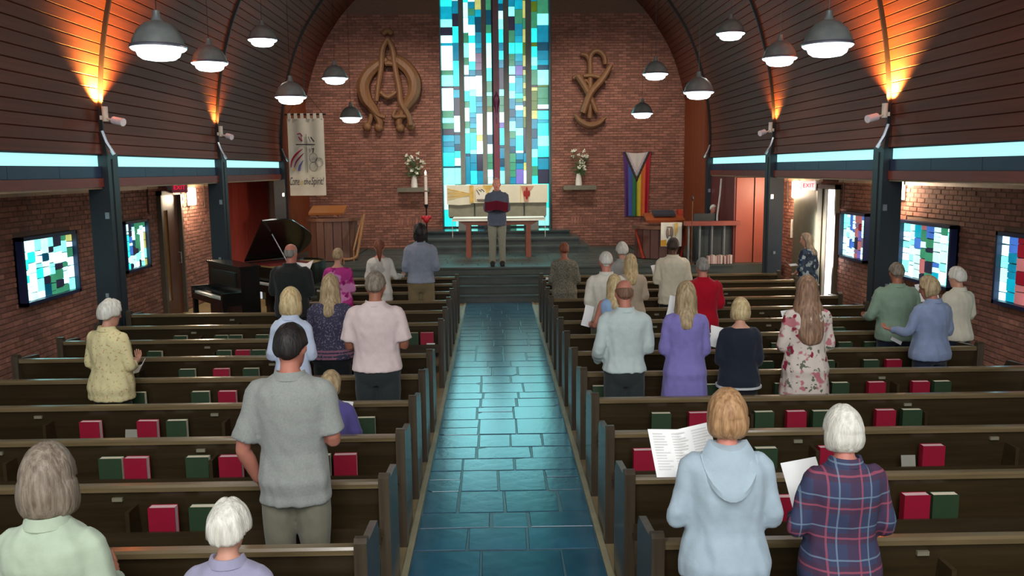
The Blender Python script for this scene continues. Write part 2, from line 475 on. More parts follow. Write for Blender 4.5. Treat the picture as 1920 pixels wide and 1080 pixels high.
# wooden side panels of the chancel recess
for sx, nm in ((-1, 'wall_chancel_left'), (1, 'wall_chancel_right')):
    w_ = struct(obj(nm, bmn(), None), 'tall orange-brown wooden panelling at the %s end of the brick chancel wall' % ('left' if sx < 0 else 'right'), 'panelling')
    bm = bmn(); box(bm, sx * 4.88, sx * 4.98, 20.1, 22.3, ZC, 4.5); me = mesh_of(nm, bm, False); me.materials.append(M_orange); w_.data = me
    for k in range(6):
        bm = bmn(); y0 = 20.12 + k * .362; box(bm, sx * 4.855, sx * 4.88, y0, y0 + .35, ZC, 4.45); obj('panel', bm, M_orange, w_, smooth=False, bevel=.004)

# ---- posts, clerestory and side walls
M_cler = emis('clerestory_light', (176, 246, 244), 1.05)
for sx, sd in ((-1, 'left'), (1, 'right')):
    for k, y in enumerate(POSTS):
        bm = bmn(); prism(bm, [(y, 0), (y + .3, 0), (y + .3, 2.86), (y, 2.86)], sx * PX, sx * (PX + .26), 'x')
        o = obj('column', bm, M_post, smooth=False, bevel=.012)
        struct(o, 'dark blue-grey post %s on the %s of the nave' % (('beside the ends of the middle pews', 'between the side door and the red panels', 'standing at the corner of the chancel')[k], sd), 'post')
        bm = bmn(); box(bm, sx * (PX - .012), sx * PX, y + .12, y + .18, .02, 2.8); obj('channel', bm, M_post, o, smooth=False)
        bm = bmn(); box(bm, min(sx * (PX + .02), sx * (PX + .07)), max(sx * (PX + .02), sx * (PX + .07)), y - .02, y, 2.05, 2.13); box(bm, sx * (PX + .1), sx * (PX + .14), y - .015, y, 1.05, 1.1)
        obj('fixing_plate', bm, M_ss, o, smooth=False)
    ends = [(-1.0, 6.4), (6.7, 10.9), (11.2, 15.4), (15.7, 19.95)]
    cl = struct(thing('window_clerestory_%s' % sd, 'strip of pale cyan clerestory glass under the %s eave' % sd, 'window', (0, 0, 0)))
    b2 = struct(obj('trim_%s' % sd, bmn(), None), 'navy and dark red fascia beams along the %s side of the nave' % sd, 'beam')
    bm = bmn(); box(bm, sx * 5.0, sx * 5.14, -1, 20.2, 2.50, 2.70); me = mesh_of('fascia', bm, False); me.materials.append(M_navy); b2.data = me
    for (a, b) in ends:
        bm = bmn(); box(bm, sx * 5.02, sx * 5.05, a, b, 2.70, 2.84); obj('pane', bm, M_cler, cl, smooth=False)
        n = max(2, round((b - a) / 1.1))
        for q in range(n):
            bm = bmn(); box(bm, sx * 4.98, sx * 5.0, a + (b - a) * q / n + .004, a + (b - a) * (q + 1) / n - .004, 2.565, 2.705); obj('fascia_panel', bm, M_navy, b2, smooth=False)
        bm = bmn(); box(bm, sx * 4.96, sx * 5.1, a, b, 2.45, 2.56); obj('red_beam', bm, M_red, b2, smooth=False, bevel=.006)
        bm = bmn(); box(bm, sx * 4.985, sx * 5.02, a, b, 2.425, 2.45); obj('light_strip', bm, M_lt, b2, smooth=False)
        bm = bmn(); box(bm, sx * 4.97, sx * 5.06, a, b, 2.838, 2.862); obj('eave_strip', bm, M_navy, b2, smooth=False)
    so = struct(obj('ceiling_aisle_%s' % sd, bmn(), None), 'low flat soffit over the %s side aisle' % sd, 'ceiling')
    bm = bmn(); box(bm, sx * 5.1, sx * 6.2, -1, 22.5, 2.44, 2.54); me = mesh_of('soffit', bm, False); me.materials.append(M_soffit); so.data = me
    w_ = struct(obj('wall_%s' % sd, bmn(), None), 'red brick side wall with stained glass behind the %s posts' % sd, 'wall')
    YD = (14.95, 15.75) if sx > 0 else (15.2, 16.15)   # doorway
    bm = bmn(); box(bm, sx * WX, sx * (WX + .12), 6.0, YD[0], 0, 2.5); box(bm, sx * WX, sx * (WX + .12), YD[1], 22.5, 0, 2.5); box(bm, sx * WX, sx * (WX + .12), YD[0], YD[1], 2.25, 2.5)
    me = mesh_of('wall', bm, False); me.materials.append(M_mortar); w_.data = me
    WIN = [(13.6, 14.62, 1.06, 1.86), (11.0, 12.45, .98, 1.84), (8.6, 10.0, .98, 1.84)] if sx > 0 else [(13.55, 14.5, 1.04, 1.86), (10.6, 12.0, .98, 1.84), (8.4, 9.8, .98, 1.84)]
    hol = [(a - 8.0, b - 8.0, c, d) for a, b, c, d in WIN] + [(YD[0] - 8.06, YD[1] - 7.94, -1, 2.27)]
    brick_wall(w_, (sx * WX, 8.0, .02), (0, 1, 0), (-sx, 0, 0), 10.6, 2.40, hol, 300, seed=6)
    for (yy, z0) in ((13.35, 0) , (14.75, 1.9), (17.6, 1.9)):
        bm = bmn(); tube(bm, [(sx * (WX - .02), yy, z0 + .02), (sx * (WX - .02), yy, 2.42)], .014, 6); obj('conduit', bm, M_soffit, w_)
    bm = bmn(); box(bm, sx * (WX - .03), sx * WX, 8, YD[0], 2.34, 2.43); box(bm, sx * (WX - .03), sx * WX, YD[1], 18.6, 2.34, 2.43); obj('cornice', bm, M_lt, w_, smooth=False)

# ---- great stained glass window
M_mull = mat('mullion', (124, 126, 120), .55, var=.08)
M_jamb = mat('window_jamb', (78, 92, 98), .5, var=.08)
COLR = {'W': ((190, 246, 255), 2.3), 'T': ((40, 226, 216), 1.4), 'M': ((126, 246, 228), 1.8), 'B': ((16, 138, 170), .9), 'D': ((12, 84, 112), .65), 'G': ((70, 160, 120), .7),
        'O': ((104, 134, 34), .6), 'Y': ((206, 208, 122), .9), 'P': ((126, 112, 196), .8), 'K': ((60, 58, 82), .4), 'C': ((12, 168, 196), 1.0), 'V': ((150, 122, 150), .7), 'L': ((196, 250, 246), 1.4)}
GLASS = {k: emis('glass_' + k, c, s * 1.0, var=.22, scale=5.0, rough=.12) for k, (c, s) in COLR.items()}
w1 = struct(obj('window_1', bmn(), None), 'tall stained glass chancel window of turquoise, blue and white panes', 'window')
YG = 22.66
def wx(cx): return at_y(820 + cx / 4.0, 215, YG).x
def wz(cy): return at_y(929, 80 + cy / 4.0, YG).z
ZB, ZT = ZS, 8.4
bm = bmn(); box(bm, -1.42, 1.42, YG + .05, YG + .12, ZB, ZT); me = mesh_of('window_back', bm, False); me.materials.append(mat('dark_lead', (40, 46, 50), .6)); w1.data = me
for (a, b, d, m_) in ((-12, 38, .30, M_jamb), (834, 878, .30, M_jamb), (170, 206, .16, M_mull), (338, 372, .16, M_mull), (500, 540, .16, M_mull), (664, 706, .16, M_mull)):
    bm = bmn(); x0, x1 = wx(a), wx(b)
    if a < 0: x0 = -1.42
    if b > 850: x1 = 1.42
    box(bm, x0, x1, YG - d, YG + .06, ZB, ZT); obj('jamb' if m_ is M_jamb else 'mullion', bm, m_, w1, smooth=False, bevel=.008)
PANES = [  # x0, x1, then colour:bottom running down from the top, in crop pixels
 (38, 124, 'C20 W205 G240 M325 K338 W508 G560 M600 G645 K690 C740 B775 C820 T925 D936 M1060'), (124, 170, 'B132 T325 K350 C412 K545 W668 K690 B760 D810 T860 L922 D936 M1060'),
 (206, 242, 'M110 G165 L240 D252 W360 T440 G485 L590 G640 M680 T830 D850 B1060'), (242, 292, 'W140 T205 B246 D252 W350 M400 T525 C560 B600 C640 G672 T800 M834 B900 B958 T1060'), (292, 340, 'C40 B78 V150 V205 D246 W402 B440 C480 B530 W690 Y735 W834 K960 B1060'),
 (372, 412, 'L190 T290 G370 M400 G480 O520 W690 D760 L834 G900 G950 W1010 L1060'),
 (464, 502, 'B60 T130 B190 K350 M400 G470 G520 L600 P640 T770 D790 B870 D930 C960 M1060'),
 (540, 586, 'T85 G130 G176 M240 K250 L305 T360 M420 B500 D560 B590 M665 G720 B780 D830 G900 G960 G1010 B1060'), (586, 644, 'T84 C140 B172 P245 B262 C380 T420 G450 B470 L508 C560 B640 M700 T810 L830 B880 D905 B950 P1060'), (644, 666, 'O95 Y180 K205 Y245 G300 Y345 O400 Y440 K480 Y560 O640 K830 B900 Y960 W1060'),
 (706, 752, 'O30 T110 M176 T205 G320 K336 Y364 O440 O510 Y575 B650 D720 B800 M865 T930 G1000 T1060'), (752, 834, 'D60 B130 C170 D206 M320 O335 G420 G465 L500 K512 T580 C604 T700 M780 T862 D870 B955 K1060')]
rr = random.Random(2)
for (a, b, s) in PANES:
    x0, x1 = wx(a), wx(b)
    rows = [(t[0], int(t[1:])) for t in s.split()]; y = 0; seq = []
    for c, yb in rows: seq.append((c, y, yb)); y = yb
    # the same rhythm goes on above the picture and down behind the altar
    up = []; y = 0; k = 0; names = [c for c, _ in rows]
    while y > -900: h = rr.randint(50, 130); up.append((names[(k * 3 + 1) % len(names)], y - h, y)); y -= h; k += 1
    dn = []; y = 1060; k = 0
    while y < 1440: h = rr.randint(70, 150); dn.append((names[(k * 5 + 2) % len(names)], y, y + h)); y += h; k += 1
    if a == 38: dn = [('L', 1060, 1250), ('T', 1250, 1450)]
    if a == 752: dn = [('T', 1060, 1240), ('M', 1240, 1450)]
    for c, ya, yb in up + seq + dn:
        z1, z0 = wz(ya), max(wz(yb), ZB + .01)
        if z1 > ZT: z1 = ZT
        if z1 - z0 < .012: continue
        bm = bmn(); hx, hz = (x1 - x0) / 2 - .004, (z1 - z0) / 2 - .004
        box(bm, -hx, hx, -.012, .012, -hz, hz); obj('pane', bm, GLASS[c], w1, ((x0 + x1) / 2, YG + rr.uniform(-.008, .02), (z0 + z1) / 2), smooth=False, bevel=.003, seg=1)
bm = bmn(); box(bm, -1.42, 1.42, YG - .1, YG + .1, ZB - .02, ZB + .04); obj('sill', bm, M_jamb, w1, smooth=False)
# daylight falling in through that window
lamp('AREA', 'chancel_window_daylight', (0, YG - .35, 4.2), 70, (.34, .92, 1.0), 2.6, (R(-75), 0, 0))

# slender cross in front of it
M_cross = mat('maroon_enamel', (108, 34, 44), .35, var=.1, scale=3, c2=(124, 44, 60))
cr = thing('cross', 'tall slender maroon cross standing in front of the stained glass window', 'cross', (0.01, 22.42, ZS), kind='thing')
bm = bmn(); box(bm, -.075, .075, -.045, .045, 0, 6.9); obj('upright', bm, M_cross, cr, smooth=False, bevel=.012)
bm = bmn(); box(bm, -.6, .6, -.04, .04, 5.85, 5.99); obj('arm', bm, M_cross, cr, smooth=False, bevel=.012)
bm = bmn(); ell(bm, (0, -.03, 3.25), (.085, .07, .2), 10, 8); tube(bm, [(0, -.04, 3.5), (0, -.05, 3.25), (.0, -.05, 2.7)], [.02, .05, .015], 7); obj('boss', bm, mat('dark_magenta', (96, 18, 62), .4), cr)

# ---- side aisle stained glass, doors, sconces, signs
def side_window(sx, Y0, Y1, Z0, Z1, n, pal, label, seed):
    w_ = struct(thing('window_%d' % n, label, 'window', (sx * (WX - .06), (Y0 + Y1) / 2, (Z0 + Z1) / 2)))
    hw, hh = (Y1 - Y0) / 2, (Z1 - Z0) / 2; mf = mat('window_frame_dark', (30, 40, 78), .4); rr = random.Random(seed)
    bm = bmn()
    for (a, b, c, d) in ((-hw, hw, -hh, -hh + .045), (-hw, hw, hh - .045, hh), (-hw, -hw + .04, -hh, hh), (hw - .04, hw, -hh, hh)): box(bm, -.06, .06, a, b, c, d)
    obj('frame', bm, mf, w_, smooth=False)
    bm = bmn(); box(bm, min(sx * .03, sx * .055), max(sx * .03, sx * .055), -hw, hw, -hh, hh); obj('lead', bm, mat('dark_lead', (40, 46, 50), .6), w_, smooth=False)
    nc = 8; xs = [-hw + .04 + (2 * hw - .08) * (k + (rr.uniform(-.2, .2) if 0 < k < nc else 0)) / nc for k in range(nc + 1)]
    for k in range(nc):
        z = -hh + .045; kk = k if sx > 0 else nc - 1 - k
        while z < hh - .05:
            h = rr.uniform(.05, .17); z1 = min(z + h, hh - .045)
            if hh - .045 - z1 < .05: z1 = hh - .045
            g = .006; a, b = xs[k] + g, xs[k + 1] - g
            bm = bmn(); j = [rr.uniform(-.006, .006) for _ in range(4)]
            q = [(a, z + g + j[0]), (b, z + g + j[1]), (b, z1 - g + j[2]), (a, z1 - g + j[3])]
            prism(bm, q, min(0, sx * .02), max(0, sx * .02), 'x'); c = rr.choice(pal[min(int(k * len(pal) / nc), len(pal) - 1)])
            obj('pane', bm, GLASS[c], w_, smooth=False)
            z = z1
    return w_
GLASS['R'] = emis('glass_R', (150, 22, 40), .6, var=.2); GLASS['S'] = emis('glass_S', (200, 120, 120), .7, var=.2); GLASS['U'] = emis('glass_U', (70, 120, 210), .9, var=.2)
PR = ['WLMW', 'WLUV', 'RKPR', 'URKD', 'WULK', 'WMLM'][::-1]
side_window(1, 13.6, 14.62, 1.06, 1.86, 2, ['LWU', 'LUVW', 'KRPS', 'RKSV', 'PLUW', 'LWLU', 'WLWM', 'WLMW'], 'stained glass window with a crimson figure beside the bright doorway', 31)
side_window(1, 11.0, 12.45, .98, 1.84, 3, ['WLMW', 'WLGM', 'ULLC', 'KGSU', 'SKGL', 'LULC', 'WLWM', 'WLMW'][::1], 'wide stained glass window at the right edge with green and blue panes', 32)
side_window(1, 8.6, 10.0, .98, 1.84, 4, ['MWLG', 'MGOW', 'CUBG', 'SRK', 'UCBK', 'WLMW'], 'stained glass window nearest the camera on the right wall', 33)
side_window(-1, 13.55, 14.5, 1.04, 1.86, 5, ['WLTD', 'WLKU', 'WKLD', 'MWGK', 'WLMG', 'YMGW'], 'pale stained glass window beside the brown door on the left', 34)
side_window(-1, 10.6, 12.0, .98, 1.84, 6, ['WLTW', 'MTW', 'WKLD', 'MWGK', 'WLMG', 'YMGW'], 'stained glass window behind the front left post', 35)
side_window(-1, 8.4, 9.8, .98, 1.84, 7, ['WLTW', 'MTW', 'WKLD', 'MWGK', 'WLMG', 'YMGW'], 'stained glass window nearest the camera on the left wall', 36)

M_door = wood('brown_door', (92, 50, 30), (108, 62, 36), .45, 2, 2); M_jb = mat('door_jamb', (88, 78, 62), .55)
d1 = struct(thing('door_1', 'brown wooden side door with a narrow glass light in the left wall', 'door', (-WX, 15.67, 0)))
bm = bmn(); box(bm, -.02, .09, -.53, -.47, 0, 2.3); box(bm, -.02, .09, .42, .48, 0, 2.3); box(bm, -.02, .09, -.53, .48, 2.22, 2.3); obj('frame', bm, M_jb, d1, smooth=False)
bm = bmn(); box(bm, -.02, .03, -.47, -.28, .0, 2.22); box(bm, -.02, .03, -.10, .42, 0, 2.22); box(bm, -.02, .03, -.28, -.10, 0, .3); box(bm, -.02, .03, -.28, -.10, 1.95, 2.22); obj('leaf', bm, M_door, d1, smooth=False)
bm = bmn(); box(bm, .0, .012, -.28, -.10, .3, 1.95); obj('glass_light', bm, mat('amber_glass', (150, 110, 60), .2), d1, smooth=False)
bm = bmn(); tube(bm, [(.03, .3, .95), (.08, .3, .95), (.08, .3, 1.15), (.03, .3, 1.15)], .012, 6); obj('handle', bm, M_ss, d1)
d2 = struct(thing('door_2', 'open side door flooded with white daylight in the right wall', 'door', (WX, 15.35, 0)))
bm = bmn(); box(bm, -.09, .08, -.46, -.40, 0, 2.3); box(bm, -.09, .08, .40, .46, 0, 2.3); box(bm, -.09, .08, -.46, .46, 2.22, 2.3); obj('frame', bm, M_jb, d2, smooth=False)
M_dl = emis('daylight_glass', (245, 250, 255), 3.0)
bm = bmn(); box(bm, .09, .1, -.36, .36, .12, 2.2); obj('daylight_pane', bm, M_dl, d2, smooth=False)
bm = bmn(); box(bm, .02, .06, -.4, -.33, 0, 2.22); box(bm, .02, .06, .33, .4, 0, 2.22); box(bm, .02, .06, -.4, .4, 0, .12); obj('leaf_frame', bm, M_jb, d2, smooth=False)
bm = bmn(); box(bm, -.025, .025, 0, 1.0, 0, 2.2); obj('open_leaf', bm, mat('grey_green_door', (104, 102, 84), .5), d2, (-.06, .46, .01), (0, 0, R(4)), smooth=False)
lamp('AREA', 'doorway_daylight', (WX - .15, 15.35, 1.3), 45, (.95, .98, 1.0), .9, (0, R(-90), 0))
# red folding doors
for sx, y0, y1, n in ((-1, 18.55, 22.1, 7), (1, 0, 0, 0)):
    if sx < 0:
        d3 = struct(thing('door_3', 'red wooden folding doors in the left wall behind the grand piano', 'door', (-5.9, (y0 + y1) / 2, 0)))
        bm = bmn(); box(bm, -.06, .0, -(y1 - y0) / 2, (y1 - y0) / 2, 0, 2.42); obj('backing', bm, mat('dark_red', (84, 30, 22), .6), d3, smooth=False)
        for k in range(n):
            w = (y1 - y0) / n; bm = bmn(); box(bm, 0, .03, -w / 2 + .006, w / 2 - .006, .02, 2.4); obj('panel', bm, M_redp, d3, (0, -(y1 - y0) / 2 + w * (k + .5), 0), smooth=False, bevel=.005)
    else:
        d4 = struct(thing('door_4', 'red-brown closet doors behind the right-hand post by the organ rail', 'door', (5.45, 18.0, 0)))
        bm = bmn(); box(bm, -.42, .5, .02, .1, 0, 2.42); obj('backing', bm, mat('dark_red', (84, 30, 22), .6), d4, smooth=False)
        for k, (a, b) in enumerate(((-.42, -.05), (-.03, .5))):
            bm = bmn(); box(bm, a + .004, b - .004, -.02, .02, .03, 2.4); obj('panel', bm, mat('pink_red_panel', (168, 84, 66), .45, var=.06, scale=2), d4, smooth=False, bevel=.005)
        bm = bmn(); ell(bm, (.2, -.05, 1.05), (.025, .03, .025), 8, 6); obj('knob', bm, M_ss, d4)
        bm = bmn(); box(bm, -.46, -.42, .0, 2.0, 0, 2.42); obj('return_panel', bm, mat('dark_red2', (110, 44, 40), .55), d4, smooth=False)
# wall sconces
for sx, (px, py), lab in ((-1, (357, 368), 'glowing wall sconce on brick beside the brown door'), (1, (1495, 355), 'glowing wall sconce on brick beside the bright doorway'), (1, (1688, 352), 'wall sconce half hidden by the front right post, above the wide stained glass')):
    p = at_x(px, py, sx * (WX - .06)); s_ = thing('wall_sconce', lab, 'lamp', (sx * WX, p.y, p.z))
    bm = bmn(); box(bm, min(0, -sx * .03), max(0, -sx * .03), -.09, .09, -.18, .18); obj('back_plate', bm, M_white, s_, smooth=False)
    bm = bmn(); lathe(bm, [(.05, -.17), (.075, -.15), (.075, .15), (.05, .17)], 14, (-sx * .09, 0, 0)); obj('diffuser', bm, emis('warm_diffuser', (255, 244, 214), 7), s_)
    lamp('POINT', 'sconce_light', (sx * (WX - .2), p.y, p.z - .05), 90, (1, .78, .55), .1)
# exit signs
for sx, (px, py), lab in ((-1, (325, 352), 'small lit red exit sign above the brown door'), (1, (1527, 348), 'small white exit sign with red letters above the bright doorway')):
    p = at_x(px, py, sx * (WX - .12)); s_ = thing('exit_sign', lab, 'sign', (sx * (WX - .12), p.y, p.z))
    bm = bmn(); box(bm, min(0, sx * .12), max(0, sx * .12), -.02, .02, -.1, .1); obj('arm', bm, M_white, s_, smooth=False)
    bm = bmn(); box(bm, -.13, .13, -.025, .025, -.085, .085); obj('case', bm, emis('exit_white' if sx > 0 else 'exit_pink', (250, 226, 220) if sx > 0 else (150, 70, 80), .9 if sx > 0 else .35), s_, (-sx * .12, 0, 0), smooth=False, bevel=.01)
    text_mesh('lettering', 'EXIT', .105, emis('exit_red', (214, 24, 60), 1.4), s_, (-sx * .12, -.03, 0), (R(90), 0, 0))
# handset on right brick wall
p = at_x(1488, 425, WX - .05); hs = thing('wall_telephone', 'white wall telephone on the brick beside the bright doorway', 'telephone', (WX, p.y, p.z))
bm = bmn(); box(bm, -.05, 0, -.06, .06, -.08, .14); obj('case', bm, M_white, hs, smooth=False, bevel=.012)
bm = bmn(); tube(bm, [(-.08, 0, .15), (-.09, 0, 0), (-.08, 0, -.22)], [.03, .02, .03], 8, 8); obj('handset', bm, M_white, hs)

# ================================================================== pendants and uplights
M_dome = mat('gunmetal_dome', (128, 132, 128), .4, .1, var=.25, scale=5)
M_rimm = mat('dome_rim', (150, 150, 165), .3, .7)
M_bowl = emis('lamp_bowl', (236, 255, 246), 4.0)
PEND = [(297, 88, 98, 'large pendant lamp nearest on the left, cut by the picture top'), (393, 117, 65, 'domed pendant lamp right of the nearest left one'), (545, 181, 57, 'domed pendant lamp just above the white banner'),
        (628, 146, 47, 'domed pendant lamp left of the curved wall carving'), (658, 220, 41, 'small pendant lamp lowest on the left, below the carving'), (492, 74, 52, 'pendant lamp at the picture top between the left ribs'),
        (1552, 83, 92, 'large pendant lamp nearest on the right, cut by the picture top'), (1462, 108, 63, 'domed pendant lamp beside the nearest right one'), (1310, 172, 56, 'domed pendant lamp over the organ rail'),
        (1229, 138, 47, 'domed pendant lamp right of the crossed wall carving'), (1204, 212, 40, 'small pendant lamp lowest on the right, above the striped flag'), (1370, 62, 52, 'pendant lamp cut off at the picture top on the right')]
for i, (px, py, w, lab) in enumerate(PEND):
    Y = .45 * F / w; p = at_y(px, py, Y)
    if i == 0:
        t = thing('pendant_lamp', lab, 'lamp', p, group='domed pendant lamps in the nave')
        bm = bmn(); lathe(bm, [(.215, .0), (.20, .06), (.165, .13), (.11, .185), (.05, .21), (.03, .25), (.03, .29), (.001, .30)], 28, cap=True); obj('dome', bm, M_dome, t)
        bm = bmn(); lathe(bm, [(.225, -.012), (.228, .0), (.222, .014), (.205, .014), (.205, -.012)], 28); obj('rim', bm, M_rimm, t)
        bm = bmn(); lathe(bm, [(.222, -.014), (.205, -.03), (.18, -.034), (.165, -.075), (.13, -.10), (.06, -.112), (.002, -.114)], 28); obj('bowl', bm, M_bowl, t)
        bm = bmn(); lathe(bm, [(.003, .28), (.003, 6.0)], 5); obj('stem', bm, M_black, t)
        P0 = t; STEM = [k for k in t.children if k.name == 'stem'][0]
    else:
        t = dup(P0); t.location = p; t['label'] = lab
    # stem up to the vault
    zc_ = max((z for x, z in PROF if x > abs(p.x)), default=8.4)
    for k in t.children:
        if k.name.startswith('stem'): k.scale = (1, 1, max(.2, (zc_ + .1 - p.z) / 6.0))
    lamp('SPOT', 'pendant_light', p + Vector((0, 0, -.16)), 42, (1, .97, .90), .16, (0, 0, 0), R(150), .6)
# more of the same pendants hang over the rear pews, behind the camera's view
for i, (x, y) in enumerate(((-3.0, 3.0), (3.0, 3.0), (-1.6, 0.6), (1.6, .6))):
    lamp('SPOT', 'rear_pendant_light', (x, y, 4.6), 70, (1, .97, .92), .2, (0, 0, 0), R(150), .6)

M_can = mat('fixture_white', (235, 225, 205), .4)
for sx, (fx, fy), Y, (hx, hy), lab in ((-1, (214, 212), 10.86, (238, 231), 'white rib fixture with uplight and spot arm, nearest on the left ceiling'), (-1, (427, 245), 15.36, (440, 255), 'white rib fixture with uplight and spot head, farther along the left ceiling'),
                                (1, (1627, 206), 10.86, (1603, 219), 'white rib fixture with uplight and spot arm, nearest on the right ceiling'), (1, (1426, 238), 15.36, (1411, 245), 'white rib fixture with uplight and spot head, farther along the right ceiling')):
    p = at_y(fx, fy, Y); near = Y < 12
    xs = min(PROF, key=lambda q: abs(q[1] - p.z) + (q[0] < 3))[0] - .07
    p.x = sx * (xs - .04)
    t = thing('rib_spotlight', lab, 'lamp', p, group='rib fixtures with uplights')
    bm = bmn(); lathe(bm, [(.03, -.10), (.036, -.1), (.036, .08), (.03, .08), (.028, .05)], 12); obj('uplight_can', bm, M_can, t)
    bm = bmn(); lathe(bm, [(.026, .052), (.026, .06), (.001, .062)], 12); obj('bulb', bm, emis('uplight_bulb', (255, 214, 140), 30), t)
    bm = bmn(); box(bm, min(0, sx * .06), max(0, sx * .06), -.02, .02, -.08, -.03); tube(bm, [(0, -.01, -.06), (-sx * (.11 if near else .08), -.04, -.09)], .014, 7); obj('arm', bm, M_can, t)
    bm = bmn(); tube(bm, [(-sx * .09, -.03, -.085), (-sx * .12, -.05, -.09), (-sx * (.26 if near else .22), -.1, -.12)], [.02, .048, .05], 12); obj('spot_head', bm, mat('spot_head_white', (245, 235, 240), .3), t)
    lamp('SPOT', 'uplight', p + Vector((-sx * .01, -.03, .10)), 1300 if near else 130, (1, .43, .09), .03, (R(180), sx * R(4), 0), R(125), .8)

# ================================================================== pews
M_pew = wood('pew_wood', (48, 37, 20), (62, 48, 27), .4, 0, 1.6, coat=.2, rnd=.15)
M_pewe = wood('pew_end_wood', (60, 50, 38), (78, 66, 50), .34, 2, 1.6, coat=.3, rnd=.12)
M_rail = wood('pew_rail_wood_highlit', (92, 76, 50), (120, 102, 72), .30, 0, 1.6, coat=.4)  # pew wood lightened: the highlight along the rail tops is put into the colour
M_gold = mat('pale_plaque', (128, 122, 100), .4)
ROWY = lambda i: 4.87 + .8805 * i
ORD = ['first', 'second', 'third', 'fourth', 'fifth', 'sixth', 'seventh', 'eighth', 'ninth', 'tenth', 'eleventh', 'twelfth', 'thirteenth', 'fourteenth']
LX = {i: (-4.85, -.69) for i in range(-2, 8)}; LX[5] = (-4.85, -1.55); LX.update({8: (-2.75, -.69), 9: (-2.75, -.69), 10: (-2.6, -.69), 11: (-2.6, -.69)})
RX = {i: (.69, 4.86) for i in range(-2, 12)}
PEW = {}; DIV = {}
_cache = {}
def pew(i, side):
    x0, x1 = (LX if side == 'left' else RX)[i]; Y = ROWY(i); w = x1 - x0
    lab = 'dark wood pew on the %s, %s row from the picture bottom' % (side, ORD[i + 2] if i >= -2 else '')
    if i == -2: lab = 'dark wood pew on the %s behind the nearest seated people' % side
    t = thing('pew', lab, 'pew', ((x0 + x1) / 2, Y, 0), group='%s block of pews' % side)
    key = round(w, 3)
    if key not in _cache:
        h = w / 2; d = {}
        bm = bmn(); prism(bm, [(-.018, .79), (.012, .79), (.075, .42), (.045, .42)], -h + .05, h - .05, 'x'); d['backrest'] = mesh_of('backrest', bm, False, .003)
        bm = bmn(); prism(bm, [(-.036, .765), (-.036, .79), (-.026, .803), (.02, .803), (.03, .79), (.03, .765)], -h + .05, h - .05, 'x'); d['top_rail'] = mesh_of('top_rail', bm, True, .004)
        bm = bmn(); box(bm, -h + .05, h - .05, .03, .43, .40, .438); d['seat'] = mesh_of('seat', bm, False, .012)
        bm = bmn(); box(bm, -h + .05, h - .05, -.12, .05, .455, .47); d['book_shelf'] = mesh_of('book_shelf', bm, False)
        bm = bmn(); box(bm, -h + .05, h - .05, -.132, -.115, .455, .555); d['rack_rail'] = mesh_of('rack_rail', bm, False, .004)
        bm = bmn(); box(bm, -.012, .012, -.13, .02, .46, .68); d['rack_divider'] = mesh_of('rack_divider', bm, False, .003)
        bm = bmn(); box(bm, -.03, .03, -.012, .006, -.011, .011); d['plaque'] = mesh_of('plaque', bm, False, .003)
        bm = bmn(); prism(bm, [(-.055, 0), (.02, 0), (.02, .83), (-.002, .85), (-.033, .85), (-.055, .83)], -.032, .032, 'x'); d['end_post'] = mesh_of('end_post', bm, False, .01)
        bm = bmn(); prism(bm, [(.02, .0), (.40, .0), (.42, .12), (.41, .70), (.37, .77), (.02, .80)], -.02, .02, 'x'); d['end_panel'] = mesh_of('end_panel', bm, False, .006)
        bm = bmn(); prism(bm, [(.08, 0), (.36, 0), (.38, .40), (.06, .40)], -.02, .02, 'x'); d['support'] = mesh_of('support', bm, False)
        for k, me in d.items(): me.materials.append({'top_rail': M_rail, 'plaque': M_gold, 'end_post': M_pewe, 'end_panel': M_pewe}.get(k, M_pew))
        _cache[key] = d
    d = _cache[key]; h = w / 2
    for k in ('backrest', 'top_rail', 'seat', 'book_shelf', 'rack_rail'): link(k, d[k], None, t)
    n = max(1, round(w / 1.4))
    for q in range(1, n + 0):
        xx = -h + w * q / n + (.07 if i % 2 else -.12)
        DIV.setdefault((side, i), []).append(xx + (x0 + x1) / 2); link('rack_divider', d['rack_divider'], None, t, (xx, 0, 0)); link('plaque', d['plaque'], None, t, (xx - .1, -.012, .715))
    for q in range(1, 3): link('support', d['support'], None, t, (-h + w * q / 3, 0, 0))
    for s in (-1, 1):
        link('end_post', d['end_post'], None, t, (s * (h - .035), 0, 0)); link('end_panel', d['end_panel'], None, t, (s * (h - .03), 0, 0))
    PEW[(side, i)] = t
for i in range(-2, 12):
    pew(i, 'left'); pew(i, 'right')

# ---- hymnals standing in the racks
M_hr = mat('hymnal_red', (150, 10, 44), .5, var=.08); M_hg = mat('hymnal_green', (42, 64, 40), .5, var=.08); M_pg = mat('page_edges', (236, 224, 196), .7, var=.06, scale=30); M_pp = mat('page_edges_pink', (236, 196, 196), .7, var=.06, scale=30)
def hymnal_mesh():
    bm = bmn(); W, H, T = .155, .225, .058
    box(bm, -W / 2, W / 2, 0, .004, 0, H); box(bm, -W / 2, W / 2, T - .004, T, 0, H); box(bm, -W / 2, -W / 2 + .004, .004, T - .004, 0, H)
    c = mesh_of('cover', bm, False); bm = bmn(); box(bm, -W / 2 + .004, W / 2 - .003, .004, T - .004, .003, H - .003); return c, mesh_of('pages', bm, False)
HM = {}
for c, m_, p_ in (('red', M_hr, M_pp), ('green', M_hg, M_pg)):
    a, b = hymnal_mesh(); a.materials.append(m_); b.materials.append(p_); HM[c] = (a, b)
